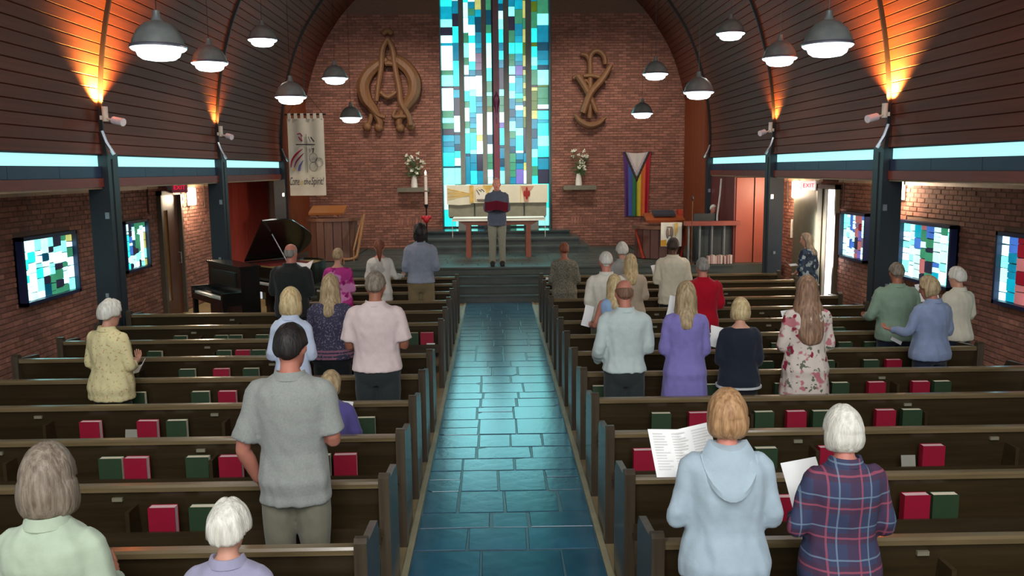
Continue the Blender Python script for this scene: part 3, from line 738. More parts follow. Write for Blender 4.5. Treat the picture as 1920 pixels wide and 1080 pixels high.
BOOKS = {
 ('left', 0): 'r308 g384', ('left', 1): 'g214 r258 g397 r435 g600 r649', ('left', 2): 'r172 r279 g334 g686', ('left', 3): 'g258 g378 r428', ('left', 4): 'g353 r417 g472',
 ('left', 5): 'g292 g410 r468 g486', ('left', 6): 'g340 g418 g443 g493 g772 r801',
 ('right', 0): 'r1456 r1712 g1760', ('right', 1): 'r1207 g1433 r1548 r1744', ('right', 2): 'g1238 r1308 g1430 r1490 g1538 r1656 g1714', ('right', 3): 'g1126 g1336 g1466 g1572 r1640 r1722 g1762',
 ('right', 4): 'g1434 g1565 g1630 r1672', ('right', 5): 'g1457 g1582 g1630', ('right', 6): 'g1150 g1570'}
for (side, i), s in BOOKS.items():
    Y = ROWY(i); items = [(t[0], int(t[1:])) for t in s.split()]; items.sort(key=lambda t: abs(t[1] - 928))
    last = None
    for k, (c, px) in enumerate(items):
        cn = 'red' if c == 'r' else 'green'; x = at_y(px, pix((0, Y, .62))[1], Y - .06).x
        if last is not None and abs(x - last) < .17: x = last + math.copysign(.17, x - last)
        for dv in DIV.get((side, i), []):
            if abs(x - dv) < .1: x = dv + math.copysign(.1, x - dv)
        last = x
        t = thing('hymnal', '%s hymnal %s from the aisle, %s %s-hand pew from the bottom' % (cn, ORD[k], ORD[i + 2], side), 'book', (x, Y - .108, .4705), group='hymnals in the pew racks')
        t.rotation_euler = (0, 0, random.uniform(-.03, .03))
        link('cover', HM[cn][0], None, t); link('pages', HM[cn][1], None, t)
M_card = mat('grey_card', (150, 146, 132), .7)
for (px, py, side, i, lab) in ((245, 822, 'left', 2, 'small grey offering envelope leaning left of a red hymnal'), (1706, 868, 'right', 1, 'small grey offering envelope beside the red hymnal at right'), (808, 655, 'left', 6, 'small white card standing below the red hymnal by the aisle')):
    Y = ROWY(i) - (.09 if i < 6 else .1118); x = at_y(px, py, Y).x
    bm = bmn(); box(bm, -.05, .05, 0, .002, 0, .15 if i < 6 else .10); o = obj('envelope', bm, M_card if i < 6 else M_white, None, (x, Y, .4705), (R(-12 if i < 6 else 0), 0, 0), smooth=False); tag(o, lab, 'envelope')

# ================================================================== chancel furniture
M_lin = mat('white_linen', (240, 234, 216), .8, var=.03, sheen=.1)
M_mah = wood('table_wood', (112, 62, 42), (132, 76, 52), .4, 0, 2)
M_mahv = wood('table_leg_wood', (128, 66, 44), (144, 78, 54), .4, 2, 2)
# communion table
yt = 19.85
ct = thing('communion_table', 'long wooden communion table with two slab legs behind the reading man', 'table', (0, yt, ZC))
xa, xb = at_y(850, 410, yt).x, at_y(1020, 410, yt).x; xc_ = (xa + xb) / 2; hw = (xb - xa) / 2; ct.location.x = xc_
bm = bmn(); box(bm, -hw, hw, -.38, .38, .84, .89); obj('tabletop', bm, M_mah, ct, smooth=False, bevel=.008)
bm = bmn(); prism(bm, [(-hw + .12, .84), (hw - .12, .84), (hw - .3, .74), (-hw + .3, .74)], -.3, .3, 'y'); obj('apron', bm, M_mah, ct, smooth=False, bevel=.006)
for px in (879, 990):
    x = at_y(px, 440, yt).x - xc_; bm = bmn(); prism(bm, [(x - .05, .74), (x + .05, .74), (x + .06, .0), (x - .06, .0)], -.3, .3, 'y'); obj('leg', bm, M_mahv, ct, smooth=False, bevel=.008)
tc = thing('altar_cloth', 'narrow white linen runner lying along the communion table', 'tablecloth', (xc_, yt, ZC + .89))
bm = bmn(); box(bm, -hw - .006, hw + .006, -.392, .36, .001, .012); box(bm, -hw - .006, hw + .006, -.392, -.384, -.05, .012); obj('linen', bm, M_lin, tc, smooth=False)
for s in (-1, 1):
    bm = bmn(); box(bm, s * (hw + .006) - .004, s * (hw + .006) + .004, -.38, -.3, -.42, .01); obj('hanging_end', bm, M_lin, tc, smooth=False)
# altar with frontal
ya = 21.72
xa, xb = at_y(838, 380, ya).x, at_y(1027, 380, ya).x; xm = (xa + xb) / 2; aw = (xb - xa) / 2; za = at_y(932, 347, ya).z
al = thing('altar', 'wide stone altar below the great window', 'altar', (xm, ya + .3, ZS))
ah = za - ZS
bm = bmn(); box(bm, -aw, aw, -.29, .3, ah - .08, ah - .016); obj('altar_top', bm, mat('altar_stone', (150, 148, 130), .6), al, smooth=False, bevel=.006)
for x0, x1 in ((-aw + .03, -.60), (-.56, .66), (.70, aw - .03)):
    bm = bmn(); box(bm, x0, x1, -.26, .26, .34, ah - .08); obj('front_panel', bm, mat('altar_stone2', (146, 143, 122), .65), al, smooth=False, bevel=.004)
for x in (-.9, .95):
    bm = bmn(); box(bm, x - .1, x + .1, -.2, .2, 0, .34); obj('pedestal', bm, M_mull, al, smooth=False, bevel=.006)
bm = bmn(); box(bm, -aw + .05, aw - .05, -.2, .2, .3, ah - .1); obj('core', bm, M_mull, al, smooth=False)
M_par = mat('cream_parament', (236, 230, 204), .8, var=.03, sheen=.1); M_gld = mat('gold_cloth', (222, 180, 92), .6, var=.2, scale=8); M_gld2 = mat('pale_gold_cloth', (232, 206, 140), .6, var=.1)
M_ink = mat('dark_embroidery', (70, 58, 50), .8); M_flame = mat('red_embroidery', (160, 40, 36), .7); M_pk = mat('rose_embroidery', (206, 150, 124), .7)
pr_ = thing('altar_frontal', 'cream altar frontal with gold sun rays, arched emblem and flame', 'cloth', (xm, ya, za))
dz = (380 - 347) / 1600 * 21.7
bm = bmn(); box(bm, -aw - .01, aw + .01, -.012, .59, -.012, .002); obj('top_cloth', bm, M_lin, pr_, smooth=False)
def wob(x): return .012 * math.sin(x * 9) + .008 * math.sin(x * 23)
bm = bmn(); grid_sheet(bm, lambda u, v: Vector((-aw + 2 * aw * u, -.016 + .004 * math.sin(u * 40) * v, -(dz + (.05 if u < .24 else 0) * (1 - abs(u - .12) / .12 * .4) * (u < .24)) * v)), 60, 6, .004, (0, 1, 0)); obj('front_cloth', bm, M_par, pr_)
def flat(name, pts, m, par, y, th=.004, smooth=False):
    bm = bmn(); prism(bm, pts, y - th, y, 'y'); return obj(name, bm, m, par, smooth=smooth)
# gold rays fan out from the emblem to the left edge
ox, oz = -.62, -dz * .52
for k in range(6):
    a0 = -.36 + k * .145; a1 = a0 + .075
    L = aw - .62 - .02
    flat('ray', [(ox, oz + .012), (ox - L, oz + L * math.tan(a1) * .55), (ox - L, oz + L * math.tan(a0) * .55), (ox, oz - .012)], M_gld if k % 2 else M_gld2, pr_, -.0205 - .0007 * k)
flat('gold_band', [(-.70, .0), (-.60, .0), (-.60, -dz), (-.70, -dz * .98)], M_gld, pr_, -.026)
flat('gold_band', [(-.36, .0), (-.10, .0), (-.26, -dz * .5), (-.30, -dz * .45)], M_gld, pr_, -.022)
flat('arch', [(-.57, -dz * .9)] + [(-.42 + .16 * math.cos(t), -dz * .42 + .14 * math.sin(t)) for t in [PI - PI * k / 10 for k in range(11)]] + [(-.26, -dz * .9)], M_gld2, pr_, -.0225)
flat('arch_field', [(-.54, -dz * .86)] + [(-.42 + .13 * math.cos(t), -dz * .42 + .11 * math.sin(t)) for t in [PI - PI * k / 10 for k in range(11)]] + [(-.29, -dz * .86)], M_lin, pr_, -.0265)
for (a, b) in (((-.52, -.12), (-.45, -.24)), ((-.47, -.11), (-.40, -.16)), ((-.36, -.12), (-.33, -.17)), ((-.42, -.1), (-.36, -.12)), ((-.52, -.36), (-.31, -.36)), ((-.5, -.39), (-.32, -.39))):
    bm = bmn(); tube(bm, [(a[0], -.030, a[1]), (b[0], -.030, b[1])], .010, 6); obj('stroke', bm, M_ink, pr_)
flat('fan', [(.60, -.03), (.92, -.03), (.80, -.2), (.78, -dz * .96), (.68, -dz * .96), (.64, -.2)], M_pk, pr_, -.0225)
for (x, z, r_, h_) in ((.745, -.15, .03, .10), (.69, -.22, .03, .08), (.80, -.22, .03, .08), (.745, -.28, .035, .09)):
    bm = bmn(); ell(bm, (x, -.028, z), (r_, .006, h_), 10, 8); obj('flame', bm, M_flame, pr_)
bm = bmn(); box(bm, .575, .6, -.027, -.02, -dz, .0); obj('fold', bm, M_gld2, pr_, smooth=False)

# wall shelves, vases and lilies
M_shelf = mat('grey_stone_shelf', (116, 112, 96), .7, var=.1, scale=10); M_leaf = mat('lily_leaf', (70, 92, 50), .5, var=.3, scale=12); M_lily = mat('lily_white', (240, 236, 214), .6, var=.04); M_vase = mat('white_vase', (232, 226, 212), .3)
def wall_shelf(px0, px1, py, side):
    a = at_y(px0, py, YW - .3); b = at_y(px1, py, YW - .3); z = a.z
    bm = bmn(); box(bm, -(b.x - a.x) / 2, (b.x - a.x) / 2, -.34, .0, -.11, 0)
    o = obj('wall_shelf', bm, M_shelf, None, ((a.x + b.x) / 2, YW - .0, z), smooth=False, bevel=.01); tag(o, 'grey stone wall shelf %s of the great window' % side, 'shelf'); return o
s1 = wall_shelf(745, 804, 352, 'left'); s2 = wall_shelf(1057, 1118, 348, 'right')
def flowers(o, dx, side, seed):
    rr = random.Random(seed); base = Vector((o.location.x + dx, YW - .17, o.location.z))
    t = thing('lily_vase', 'slim white vase of tall white lilies on the %s wall shelf' % side, 'vase', base)
    bm = bmn(); lathe(bm, [(.05, 0), (.085, .0), (.088, .05), (.07, .2), (.055, .29), (.06, .31), (.05, .31), (.045, .28), (.05, .1)], 18); obj('vase', bm, M_vase, t)
    lf = bmn()
    for k in range(26):
        a = rr.uniform(0, 2 * PI); r_ = rr.uniform(.05, .22); z = rr.uniform(.32, .86); lean = rr.uniform(-.02, .1) * (z - .3)
        tip = Vector((r_ * math.cos(a) * (1.1 - abs(z - .55)) + lean, min(.06, r_ * math.sin(a) * .45 - .03), z))
        if k < 20:
            st = bmn(); tube(st, [(0, 0, .2), (tip.x * .35, tip.y * .35, z * .7), tuple(tip)], [.006, .005, .004], 5, 6); obj('stem', st, M_leaf, t)
            f = bmn(); e = Euler((rr.uniform(-1, 1), rr.uniform(-1, 1), rr.uniform(0, 6))); M3 = e.to_matrix()
            for q in range(5):
                c, s = math.cos(2 * PI * q / 5), math.sin(2 * PI * q / 5); pts = [(0, 0, -.01), (.02 * c, .02 * s, .03), (.045 * c, .045 * s, .055), (.062 * c, .062 * s, .05)]
                tube(f, [tuple(tip + M3 @ Vector(p)) for p in pts], [.006, .016, .017, .003], 5, 5, flat=.35)
            obj('lily', f, M_lily, t)
        for q in range(3):
            a2 = rr.uniform(0, 2 * PI); p0 = tip * rr.uniform(.5, 1.0); p0.z = max(p0.z, .32); dr = Vector((math.cos(a2), -abs(math.sin(a2)) * .5, rr.uniform(-.6, .6))).normalized()
            tube(lf, [tuple(p0), tuple(p0 + dr * .06), tuple(p0 + dr * .13)], [.003, .014, .002], 4, flat=.3)
    o2 = obj('leaves', lf, M_leaf, t); o2['kind'] = 'stuff'
flowers(s1, .02, 'left', 5); flowers(s2, -.02, 'right', 8)

# paschal candle on its stand
pc = at_y(800, 420, 20.3); 
cs = thing('candle_stand', 'tall dark candle stand with a red bow by the brick wall', 'candle stand', (pc.x, 20.3, ZC))
zcup = at_y(800, 383, 20.3).z - ZC
bm = bmn(); lathe(bm, [(.17, 0), (.17, .02), (.05, .05), (.018, .09), (.016, zcup - .1), (.03, zcup - .08), (.05, zcup - .03), (.055, zcup), (.02, zcup)], 16); obj('stand', bm, M_black, cs)
zr = at_y(801, 411, 20.3).z - ZC
bm = bmn(); ell(bm, (.0, -.03, zr), (.075, .05, .09), 12, 8); ell(bm, (-.07, -.03, zr + .04), (.06, .03, .05), 10, 6, Euler((0, .5, 0))); ell(bm, (.07, -.03, zr + .04), (.06, .03, .05), 10, 6, Euler((0, -.5, 0))); obj('bow', bm, mat('red_bow', (178, 26, 40), .5), cs)
zt = at_y(798, 327, 20.3).z - ZC - zcup
pcn = thing('paschal_candle', 'tall lit white paschal candle standing on the dark stand', 'candle', (pc.x, 20.3, ZC + zcup))
bm = bmn(); lathe(bm, [(.036, .0), (.036, zt - .01), (.026, zt), (.004, zt - .004)], 14); obj('wax', bm, mat('candle_wax', (244, 226, 214), .5, var=.02), pcn)
bm = bmn(); lathe(bm, [(.0375, zt * .42), (.0375, zt * .46)], 14); lathe(bm, [(.0375, zt * .97 - .02), (.0375, zt * .97 - .03)], 14); obj('band', bm, mat('candle_band', (110, 70, 50), .5), pcn)
bm = bmn(); tube(bm, [(0, 0, zt - .01), (0, 0, zt + .02), (0, 0, zt + .05), (0, 0, zt + .10)], [.004, .024, .022, .002], 8, 8); obj('flame', bm, emis('candle_flame', (255, 226, 190), 6), pcn)

# ---- wall carvings: bent timber symbols
M_carve = wood('carved_wood', (120, 82, 52), (142, 100, 64), .6, 2, 2.4)
yk = YW - .16
def K(px, py, d=0): p = at_y(px, py, yk); return (p.x, yk - d, p.z)
def limb(par, pts, r_, name='limb', n=9, sm=22, d=0, flat=.8):
    base = par.location; P = [Vector(K(x, y, dd)) - base for x, y, dd in [(q + (d,))[:3] for q in pts]]
    bm = bmn(); tube(bm, [tuple(p) for p in P], [q * 1.3 for q in r_], n, sm, flat=flat, ref=(0, 1, 0)); return obj(name, bm, M_carve, par)
def Q(x, y): return (660 + x / 6.35, 80 + y / 6.35)     # carving crop -> photo pixels
ao = thing('wall_carving', 'carved wooden horseshoe-shaped wall symbol with ball feet, left of the great window', 'carving', K(728, 170))
limb(ao, [Q(440, 190), Q(560, 225), Q(680, 330), Q(745, 470), Q(730, 620), Q(640, 760), Q(560, 930), Q(575, 1010)], [.09, .15, .16, .17, .16, .12, .09, .08], 'bowed_limb')
limb(ao, [Q(420, 200), Q(300, 270), Q(190, 380), Q(135, 520), Q(170, 680), Q(260, 800), Q(330, 940), Q(320, 1010)], [.08, .13, .16, .17, .16, .12, .09, .08], 'bowed_limb')
limb(ao, [Q(430, -40), Q(370, 90), Q(355, 300), Q(320, 520), Q(300, 700)], [.06, .075, .07, .06, .05], 'inner_bar', d=.1)
limb(ao, [Q(430, -40), Q(490, 90), Q(520, 300), Q(570, 560), Q(590, 720), Q(680, 880), Q(700, 985)], [.06, .075, .07, .07, .08, .07, .07], 'inner_bar', d=.1)
limb(ao, [Q(340, 590), Q(430, 650), Q(530, 590)], [.05, .06, .05], 'cross_bar', d=.06)
limb(ao, [Q(400, 260), Q(440, 250), Q(490, 262)], [.06, .07, .06], 'cross_bar', d=.09)
limb(ao, [Q(230, 850), Q(215, 930), Q(180, 1000)], [.06, .06, .07], 'foot_bar'); limb(ao, [Q(200, 690), Q(300, 850), Q(400, 890)], [.07, .06, .05], 'foot_bar', d=.08); limb(ao, [Q(520, 800), Q(500, 880), Q(590, 880), Q(660, 880)], [.05, .06, .06, .05], 'foot_bar', d=.08)
for x, y in ((180, 1000), (318, 1010), (575, 1015), (700, 990)):
    bm = bmn(); p = Vector(K(*Q(x, y), .02)) - ao.location; ell(bm, p, (.115, .1, .115), 14, 10); obj('ball_foot', bm, M_carve, ao)
ao2 = Vector(K(*Q(430, -40))) - ao.location
bm = bmn(); tube(bm, [tuple(ao2 + Vector((-.12, -.1, .12))), tuple(ao2 + Vector((0, -.1, .2))), tuple(ao2 + Vector((.12, -.1, .12)))], .07, 8, 8); obj('crown_bar', bm, M_carve, ao)
def Q(x, y): return (1040 + x / 6.35, 80 + y / 6.35)
cp = thing('wall_carving', 'carved wooden crossed wall symbol with a looped top, right of the great window', 'carving', K(1108, 168))
limb(cp, [Q(415, 900), Q(420, 600), Q(420, 300), Q(420, 180), Q(460, 110), Q(530, 105), Q(590, 170), Q(600, 260)], [.06, .07, .07, .07, .07, .075, .07, .06], 'upright', d=.0, sm=30)
limb(cp, [Q(310, 135), Q(375, 150), Q(410, 215)], [.05, .06, .05], 'hook')
limb(cp, [Q(270, 390), Q(380, 570), Q(500, 830)], [.085, .08, .06], 'crossing_bar', d=.05)
limb(cp, [Q(665, 270), Q(560, 440), Q(420, 610), Q(330, 840)], [.06, .085, .085, .085], 'crossing_bar', d=.12)
limb(cp, [Q(215, 425), Q(270, 400), Q(320, 400)], [.05, .06, .05], 'hook'); limb(cp, [Q(340, 400), Q(430, 395), Q(540, 420), Q(610, 480)], [.05, .055, .055, .045], 'tie_bar', d=.06)
limb(cp, [Q(240, 850), Q(300, 930), Q(410, 985), Q(520, 960), Q(600, 890)], [.05, .075, .085, .075, .05], 'curved_base', d=.02)
limb(cp, [Q(350, 455), Q(380, 460), Q(410, 500)], [.04, .05, .03], 'hook', d=.03)

# ---- hanging banner on the left
yb = 19.7
def B(px, py): p = at_y(px, py, yb); return p
tl, tr, bl_, br_ = B(538, 222), B(606, 221), B(543, 367), B(611, 366)
bn = thing('banner', 'white hanging banner with black cross, rings, coloured flame and script', 'banner', B(575, 290))
bx = bn.location
W2 = (tr.x - tl.x) / 2; zt_, zb_ = tl.z - bx.z, bl_.z - bx.z
bm = bmn(); grid_sheet(bm, lambda u, v: Vector(((2 * u - 1) * W2, .02 * math.sin(u * 13) * (1 - v * .5), zt_ + (zb_ - zt_) * v)), 40, 12, .006, (0, 1, 0)); obj('cloth', bm, mat('banner_cloth', (206, 198, 180), .85, var=.04, sheen=.1), bn)
for k in range(6):
    x = -W2 + .05 + k * (2 * W2 - .1) / 5; bm = bmn(); box(bm, x - .035, x + .035, -.014, .016, zt_ - .02, zt_ + .11); obj('tab', bm, MATS['banner_cloth'], bn, smooth=False)
bm = bmn(); tube(bm, [(-W2 - .06, .0, zt_ + .085), (W2 + .06, 0, zt_ + .085)], .014, 8); tube(bm, [(-W2, .0, zt_ + .085), (0, 0, zt_ + .62), (W2, 0, zt_ + .085)], .006, 5); tube(bm, [(0, 0, zt_ + .6), (0, 0, 6.9 - bx.z)], .006, 5); obj('hanging_rod', bm, M_black, bn)
M_bk = mat('banner_black', (44, 38, 40), .8)
def bq(x, y): p = B(520 + x / 6.35, 210 + y / 6.35); return (p.x - bx.x, p.z - bx.z)     # banner crop
def bstroke(pts, r_, m_, name='stroke', sm=0, y=-.026):
    P = [(bq(*p)[0], y, bq(*p)[1]) for p in pts]; bm = bmn(); tube(bm, P, r_, 6, sm, flat=.4, ref=(1, 0, 0) if False else None); return obj(name, bm, m_, bn)
bstroke([(345, 262), (350, 450), (362, 720)], .012, M_bk, 'cross_stroke'); bstroke([(225, 388), (450, 388)], .011, M_bk, 'cross_stroke')
for (x, y) in ((430, 545), (500, 600), (435, 650)):
    P = [(x + 46 * math.cos(t), y + 56 * math.sin(t)) for t in [2 * PI * k / 20 for k in range(21)]]; bstroke(P, .009, M_bk, 'ring')
M_crim = mat('banner_crimson', (166, 20, 60), .8); M_vio = mat('banner_violet', (92, 84, 150), .8); M_ora = mat('banner_orange', (226, 172, 110), .8); M_pnk = mat('banner_magenta', (140, 10, 70), .8)
bstroke([(165, 660), (180, 570), (240, 490), (310, 435)], [.02, .045, .05, .008], M_crim, 'flame_stroke', 12, -.024)
bstroke([(205, 660), (225, 600), (270, 540), (318, 490)], [.02, .035, .04, .008], M_pnk, 'flame_stroke', 12, -.027)
bstroke([(265, 700), (275, 640), (312, 575)], [.06, .055, .012], M_vio, 'flame_stroke', 10, -.024); bstroke([(190, 700), (200, 660)], [.05, .02], M_ora, 'flame_stroke', 0, -.022)
for pts in ([(240, 265), (275, 255), (300, 290)], [(255, 295), (295, 350)], [(285, 290), (300, 350)], [(370, 295), (395, 355)], [(400, 300), (440, 355)], [(385, 430), (390, 485)], [(410, 440), (435, 430), (425, 485)]): bstroke(pts, .013, M_pnk if pts[0][0] < 300 else M_bk, 'bird_stroke')
zx = bq(350, 835)
def script(txt, xa, xb, y, size, m_):
    a, b = bq(xa, y), bq(xb, y); o = text_mesh('lettering', txt, size, m_, bn, ((a[0] + b[0]) / 2, -.032, a[1]), (R(90), 0, 0), shear=.3)
    w = max(v.co.x for v in o.data.vertices) - min(v.co.x for v in o.data.vertices); o.scale = ((b[0] - a[0]) / w, 1, 1)
script('Come', 150, 262, 830, .26, M_bk); script('in', 272, 310, 836, .20, mat('banner_yellow', (206, 176, 96), .8)); script('the', 318, 398, 830, .20, M_bk); script('Spirit!', 402, 555, 826, .24, M_bk)

# ---- striped flag with chevron
yf = YW - .05
f0, f1 = at_y(1168, 284, yf), at_y(1220, 283, yf); zf0 = f0.z; zf1 = at_y(1190, 405, yf).z
fl = thing('flag', 'rainbow striped flag with pale chevron hung on the brick wall', 'flag', ((f0.x + f1.x) / 2, yf, zf0))
hwf = (f1.x - f0.x) / 2; hf = zf0 - zf1
FC = [(86, 48, 112), (66, 84, 150), (44, 108, 66), (196, 178, 50), (206, 96, 40), (176, 22, 44)]
FM = [mat('flag_%d' % i, c, .8, var=.08) for i, c in enumerate(FC)] + [mat('flag_white', (214, 204, 196), .8, var=.04), mat('flag_rose', (206, 170, 176), .8), mat('flag_pale_blue', (160, 186, 200), .8), mat('flag_brown', (84, 58, 42), .8), mat('flag_black', (38, 34, 36), .8)]
def flagpt(u, v):
    sag = .08 * math.sin(PI * u) * (1 - v) if v < .5 else .04 * math.sin(PI * u) * (1 - v)
    x = (2 * u - 1) * hwf * (1 - .14 * v * (2 - v))
    y = -.03 - .035 * v * (math.sin(u * 17 + 1) * .6 + .5 * math.sin(u * 31)) - .015 * v
    return Vector((x, min(y, -.012), -hf * v - sag * .6))
nu, nv = 72, 96
bm = bmn(); fs = grid_sheet(bm, flagpt, nu, nv)
for idx, f in enumerate(fs):
    u = (idx % nu + .5) / nu; v = (idx // nu + .5) / nv
    d = v / .47 + abs(2 * u - 1)     # chevron distance
    f.material_index = 6 if d < .62 else 7 if d < .72 else 8 if d < .80 else 9 if d < .90 else 10 if d < 1.0 else min(5, int(u * 6))
fo = obj('cloth', bm, FM, fl)
for u in (0, 1): 
    bm = bmn(); p = flagpt(u, 0); ell(bm, (p.x, -.02, p.z), (.018, .02, .018), 8, 6); obj('grommet', bm, M_ss, fl)

# ================================================================== pulpit, lectern, organ corner, pianos
M_pul = wood('pulpit_wood', (98, 64, 50), (112, 76, 62), .5, 2, 2); M_pulr = wood('pulpit_ledge', (104, 66, 48), (124, 82, 60), .45, 0, 2); M_desk = wood('desk_wood', (150, 88, 44), (168, 104, 54), .4, 0, 2)
yp = 18.9
pa, pb = at_y(568, 440, yp), at_y(664, 440, yp); zl = at_y(615, 410, yp).z; zd = at_y(610, 390, yp + .2).z
pu = thing('pulpit', 'broad curved wooden pulpit with an orange reading desk on the left of the chancel', 'pulpit', ((pa.x + pb.x) / 2, yp + .5, ZC))
hw = (pb.x - pa.x) / 2; hp = zl - ZC
N = 9
ang = lambda t: (-hw * math.cos(PI * t), -.5 * math.sin(PI * t))
for k in range(N):
    bm = bmn(); a, b = ang((k + .04) / N), ang((k + .96) / N); prism(bm, [a, b, (b[0] * .93, b[1] * .9), (a[0] * .93, a[1] * .9)], 0.02, hp - .06, 'z'); obj('stave', bm, M_pul, pu, smooth=False)
bm = bmn(); prism(bm, [(-.96 * hw * math.cos(PI * t / 16), -.47 * math.sin(PI * t / 16)) for t in range(17)] , 0, hp - .08, 'z'); obj('core', bm, mat('dark_joint', (44, 28, 22), .7), pu, smooth=False)
bm = bmn(); prism(bm, [(-1.06 * hw * math.cos(PI * t / 20), -.56 * math.sin(PI * t / 20)) for t in range(21)] + [(hw * 1.06, .1), (-hw * 1.06, .1)], hp - .07, hp, 'z'); obj('ledge', bm, M_pulr, pu, smooth=False, bevel=.008)
dw = (at_y(642, 390, yp).x - at_y(576, 390, yp).x) / 2; dx = at_y(609, 390, yp).x - pu.location.x
bm = bmn(); prism(bm, [(-.42, zd - ZC - .10), (-.40, zd - ZC - .15), (.12, zd - ZC + .0), (.10, zd - ZC + .04)], dx - dw, dx + dw, 'x'); obj('reading_desk', bm, M_desk, pu, smooth=False, bevel=.006)
for s in (-.6, .6):
    bm = bmn(); box(bm, dx + s * dw - .02, dx + s * dw + .02, -.25, -.2, hp, zd - ZC - .08); obj('desk_post', bm, M_pulr, pu, smooth=False)
hr = thing('handrail', 'curved tan wooden handrail beside the pulpit steps', 'handrail', (at_y(668, 480, 18.6).x, 18.6, ZC))
def HP(px, py, y): p = at_y(px, py, y); return tuple(p - hr.location)
M_hrw = wood('handrail_wood', (150, 106, 66), (170, 124, 80), .4, 2, 2)
bm = bmn(); tube(bm, [HP(683, 402, 19.0), HP(678, 430, 18.9), HP(671, 470, 18.6), HP(667, 482, 18.5), HP(655, 486, 18.45), HP(644, 486, 18.45)], .028, 8, 30); obj('rail', bm, M_hrw, hr)
bm = bmn(); tube(bm, [HP(679, 408, 19.3), HP(670, 440, 19.2), HP(663, 470, 19.1)], .022, 8, 14); obj('rail', bm, M_hrw, hr)
for (px, py, y) in ((645, 486, 18.45), (663, 470, 19.1)):
    p = HP(px, py, y); bm = bmn(); tube(bm, [p, (p[0], p[1], 0)], .016, 7); obj('post', bm, M_hrw, hr)

yl = 18.7
la, lb = at_y(1196, 450, yl), at_y(1290, 450, yl); zl = at_y(1240, 424, yl).z; zd = at_y(1250, 404, yl + .2).z
le = thing('lectern', 'broad red-brown wooden lectern with a slanted desk on the right of the chancel', 'lectern', ((la.x + lb.x) / 2, yl + .45, ZC))
hw = (lb.x - la.x) / 2; hp = zl - ZC
for k in range(N):
    bm = bmn(); a, b = ang((k + .04) / N), ang((k + .96) / N); prism(bm, [a, b, (b[0] * .93, b[1] * .9), (a[0] * .93, a[1] * .9)], 0.02, hp - .06, 'z'); obj('stave', bm, wood('lectern_wood', (92, 56, 46), (108, 66, 54), .5, 2, 2), le, smooth=False)
bm = bmn(); prism(bm, [(-.96 * hw * math.cos(PI * t / 16), -.47 * math.sin(PI * t / 16)) for t in range(17)], 0, hp - .08, 'z'); obj('core', bm, MATS['dark_joint'], le, smooth=False)
bm = bmn(); prism(bm, [(-1.08 * hw * math.cos(PI * t / 20), -.56 * math.sin(PI * t / 20)) for t in range(21)] + [(hw * 1.08, .1), (-hw * 1.08, .1)], hp - .07, hp, 'z'); obj('ledge', bm, M_pulr, le, smooth=False, bevel=.008)
for k in (-1, 1):
    bm = bmn(); tube(bm, [(k * hw * .98, -.1, hp - .1), (k * hw * .9, -.25, hp * .5), (k * hw * .75, -.38, .02)], .03, 7, 8); obj('curved_rib', bm, M_redp, le)
dw = (at_y(1284, 404, yl).x - at_y(1212, 404, yl).x) / 2; dx = at_y(1250, 404, yl).x - le.location.x
bm = bmn(); prism(bm, [(-.40, zd - ZC - .10), (-.38, zd - ZC - .15), (.14, zd - ZC + .0), (.12, zd - ZC + .04)], dx - dw, dx + dw, 'x'); obj('reading_desk', bm, wood('lectern_desk', (140, 66, 34), (156, 78, 42), .4, 0, 2), le, smooth=False, bevel=.006)
bm = bmn(); box(bm, dx + dw * .78, dx + dw, -.1, .1, hp, zd - ZC + .12); obj('desk_post', bm, M_redp, le, smooth=False)
ob = thing('open_book', 'dark open book lying on the slanted lectern desk', 'book', (le.location.x + dx, yl + .35, zd + .02)); ob.rotation_euler = (R(16), 0, 0)
for s in (-1, 1):
    bm = bmn(); box(bm, min(0, s * .24), max(0, s * .24), -.15, .15, .0, .05); obj('cover', bm, mat('dark_book', (44, 44, 54), .6), ob, smooth=False, bevel=.01)
lbn = thing('lectern_banner', 'white and gold banner hanging from the front of the lectern', 'banner', (at_y(1259, 418, yl - .13).x, yl - .13, at_y(1259, 417, yl - .13).z))
bw = .23; bh = lbn.location.z - at_y(1259, 462, yl - .13).z
def BL(x, y): return ((x - 520) / 105 * bw, -(y - 675) / 235 * bh)     # crop pixels (410..630, 675..910)
bm = bmn(); grid_sheet(bm, lambda u, v: Vector(((2 * u - 1) * bw, .012 * math.sin(u * 12), -bh * v)), 20, 8, .005, (0, 1, 0)); obj('cloth', bm, M_lin, lbn)
flat('gold_edge', [BL(556, 680), BL(585, 680), BL(580, 760), BL(560, 830), BL(550, 760)], M_gld, lbn, -.016)
flat('gold_corner', [BL(414, 850), BL(470, 842), BL(475, 900), BL(414, 908)], mat('amber_cloth', (222, 160, 40), .7), lbn, -.016)
for (x, y, rx, rz) in ((480, 780, .035, .12), (520, 770, .04, .12), (500, 720, .07, .015), (500, 800, .075, .02)):
    bm = bmn(); p = BL(x, y); ell(bm, (p[0], -.018, p[1]), (rx, .005, rz), 10, 8); obj('motif', bm, mat('taupe_motif', (134, 116, 102), .8), lbn)
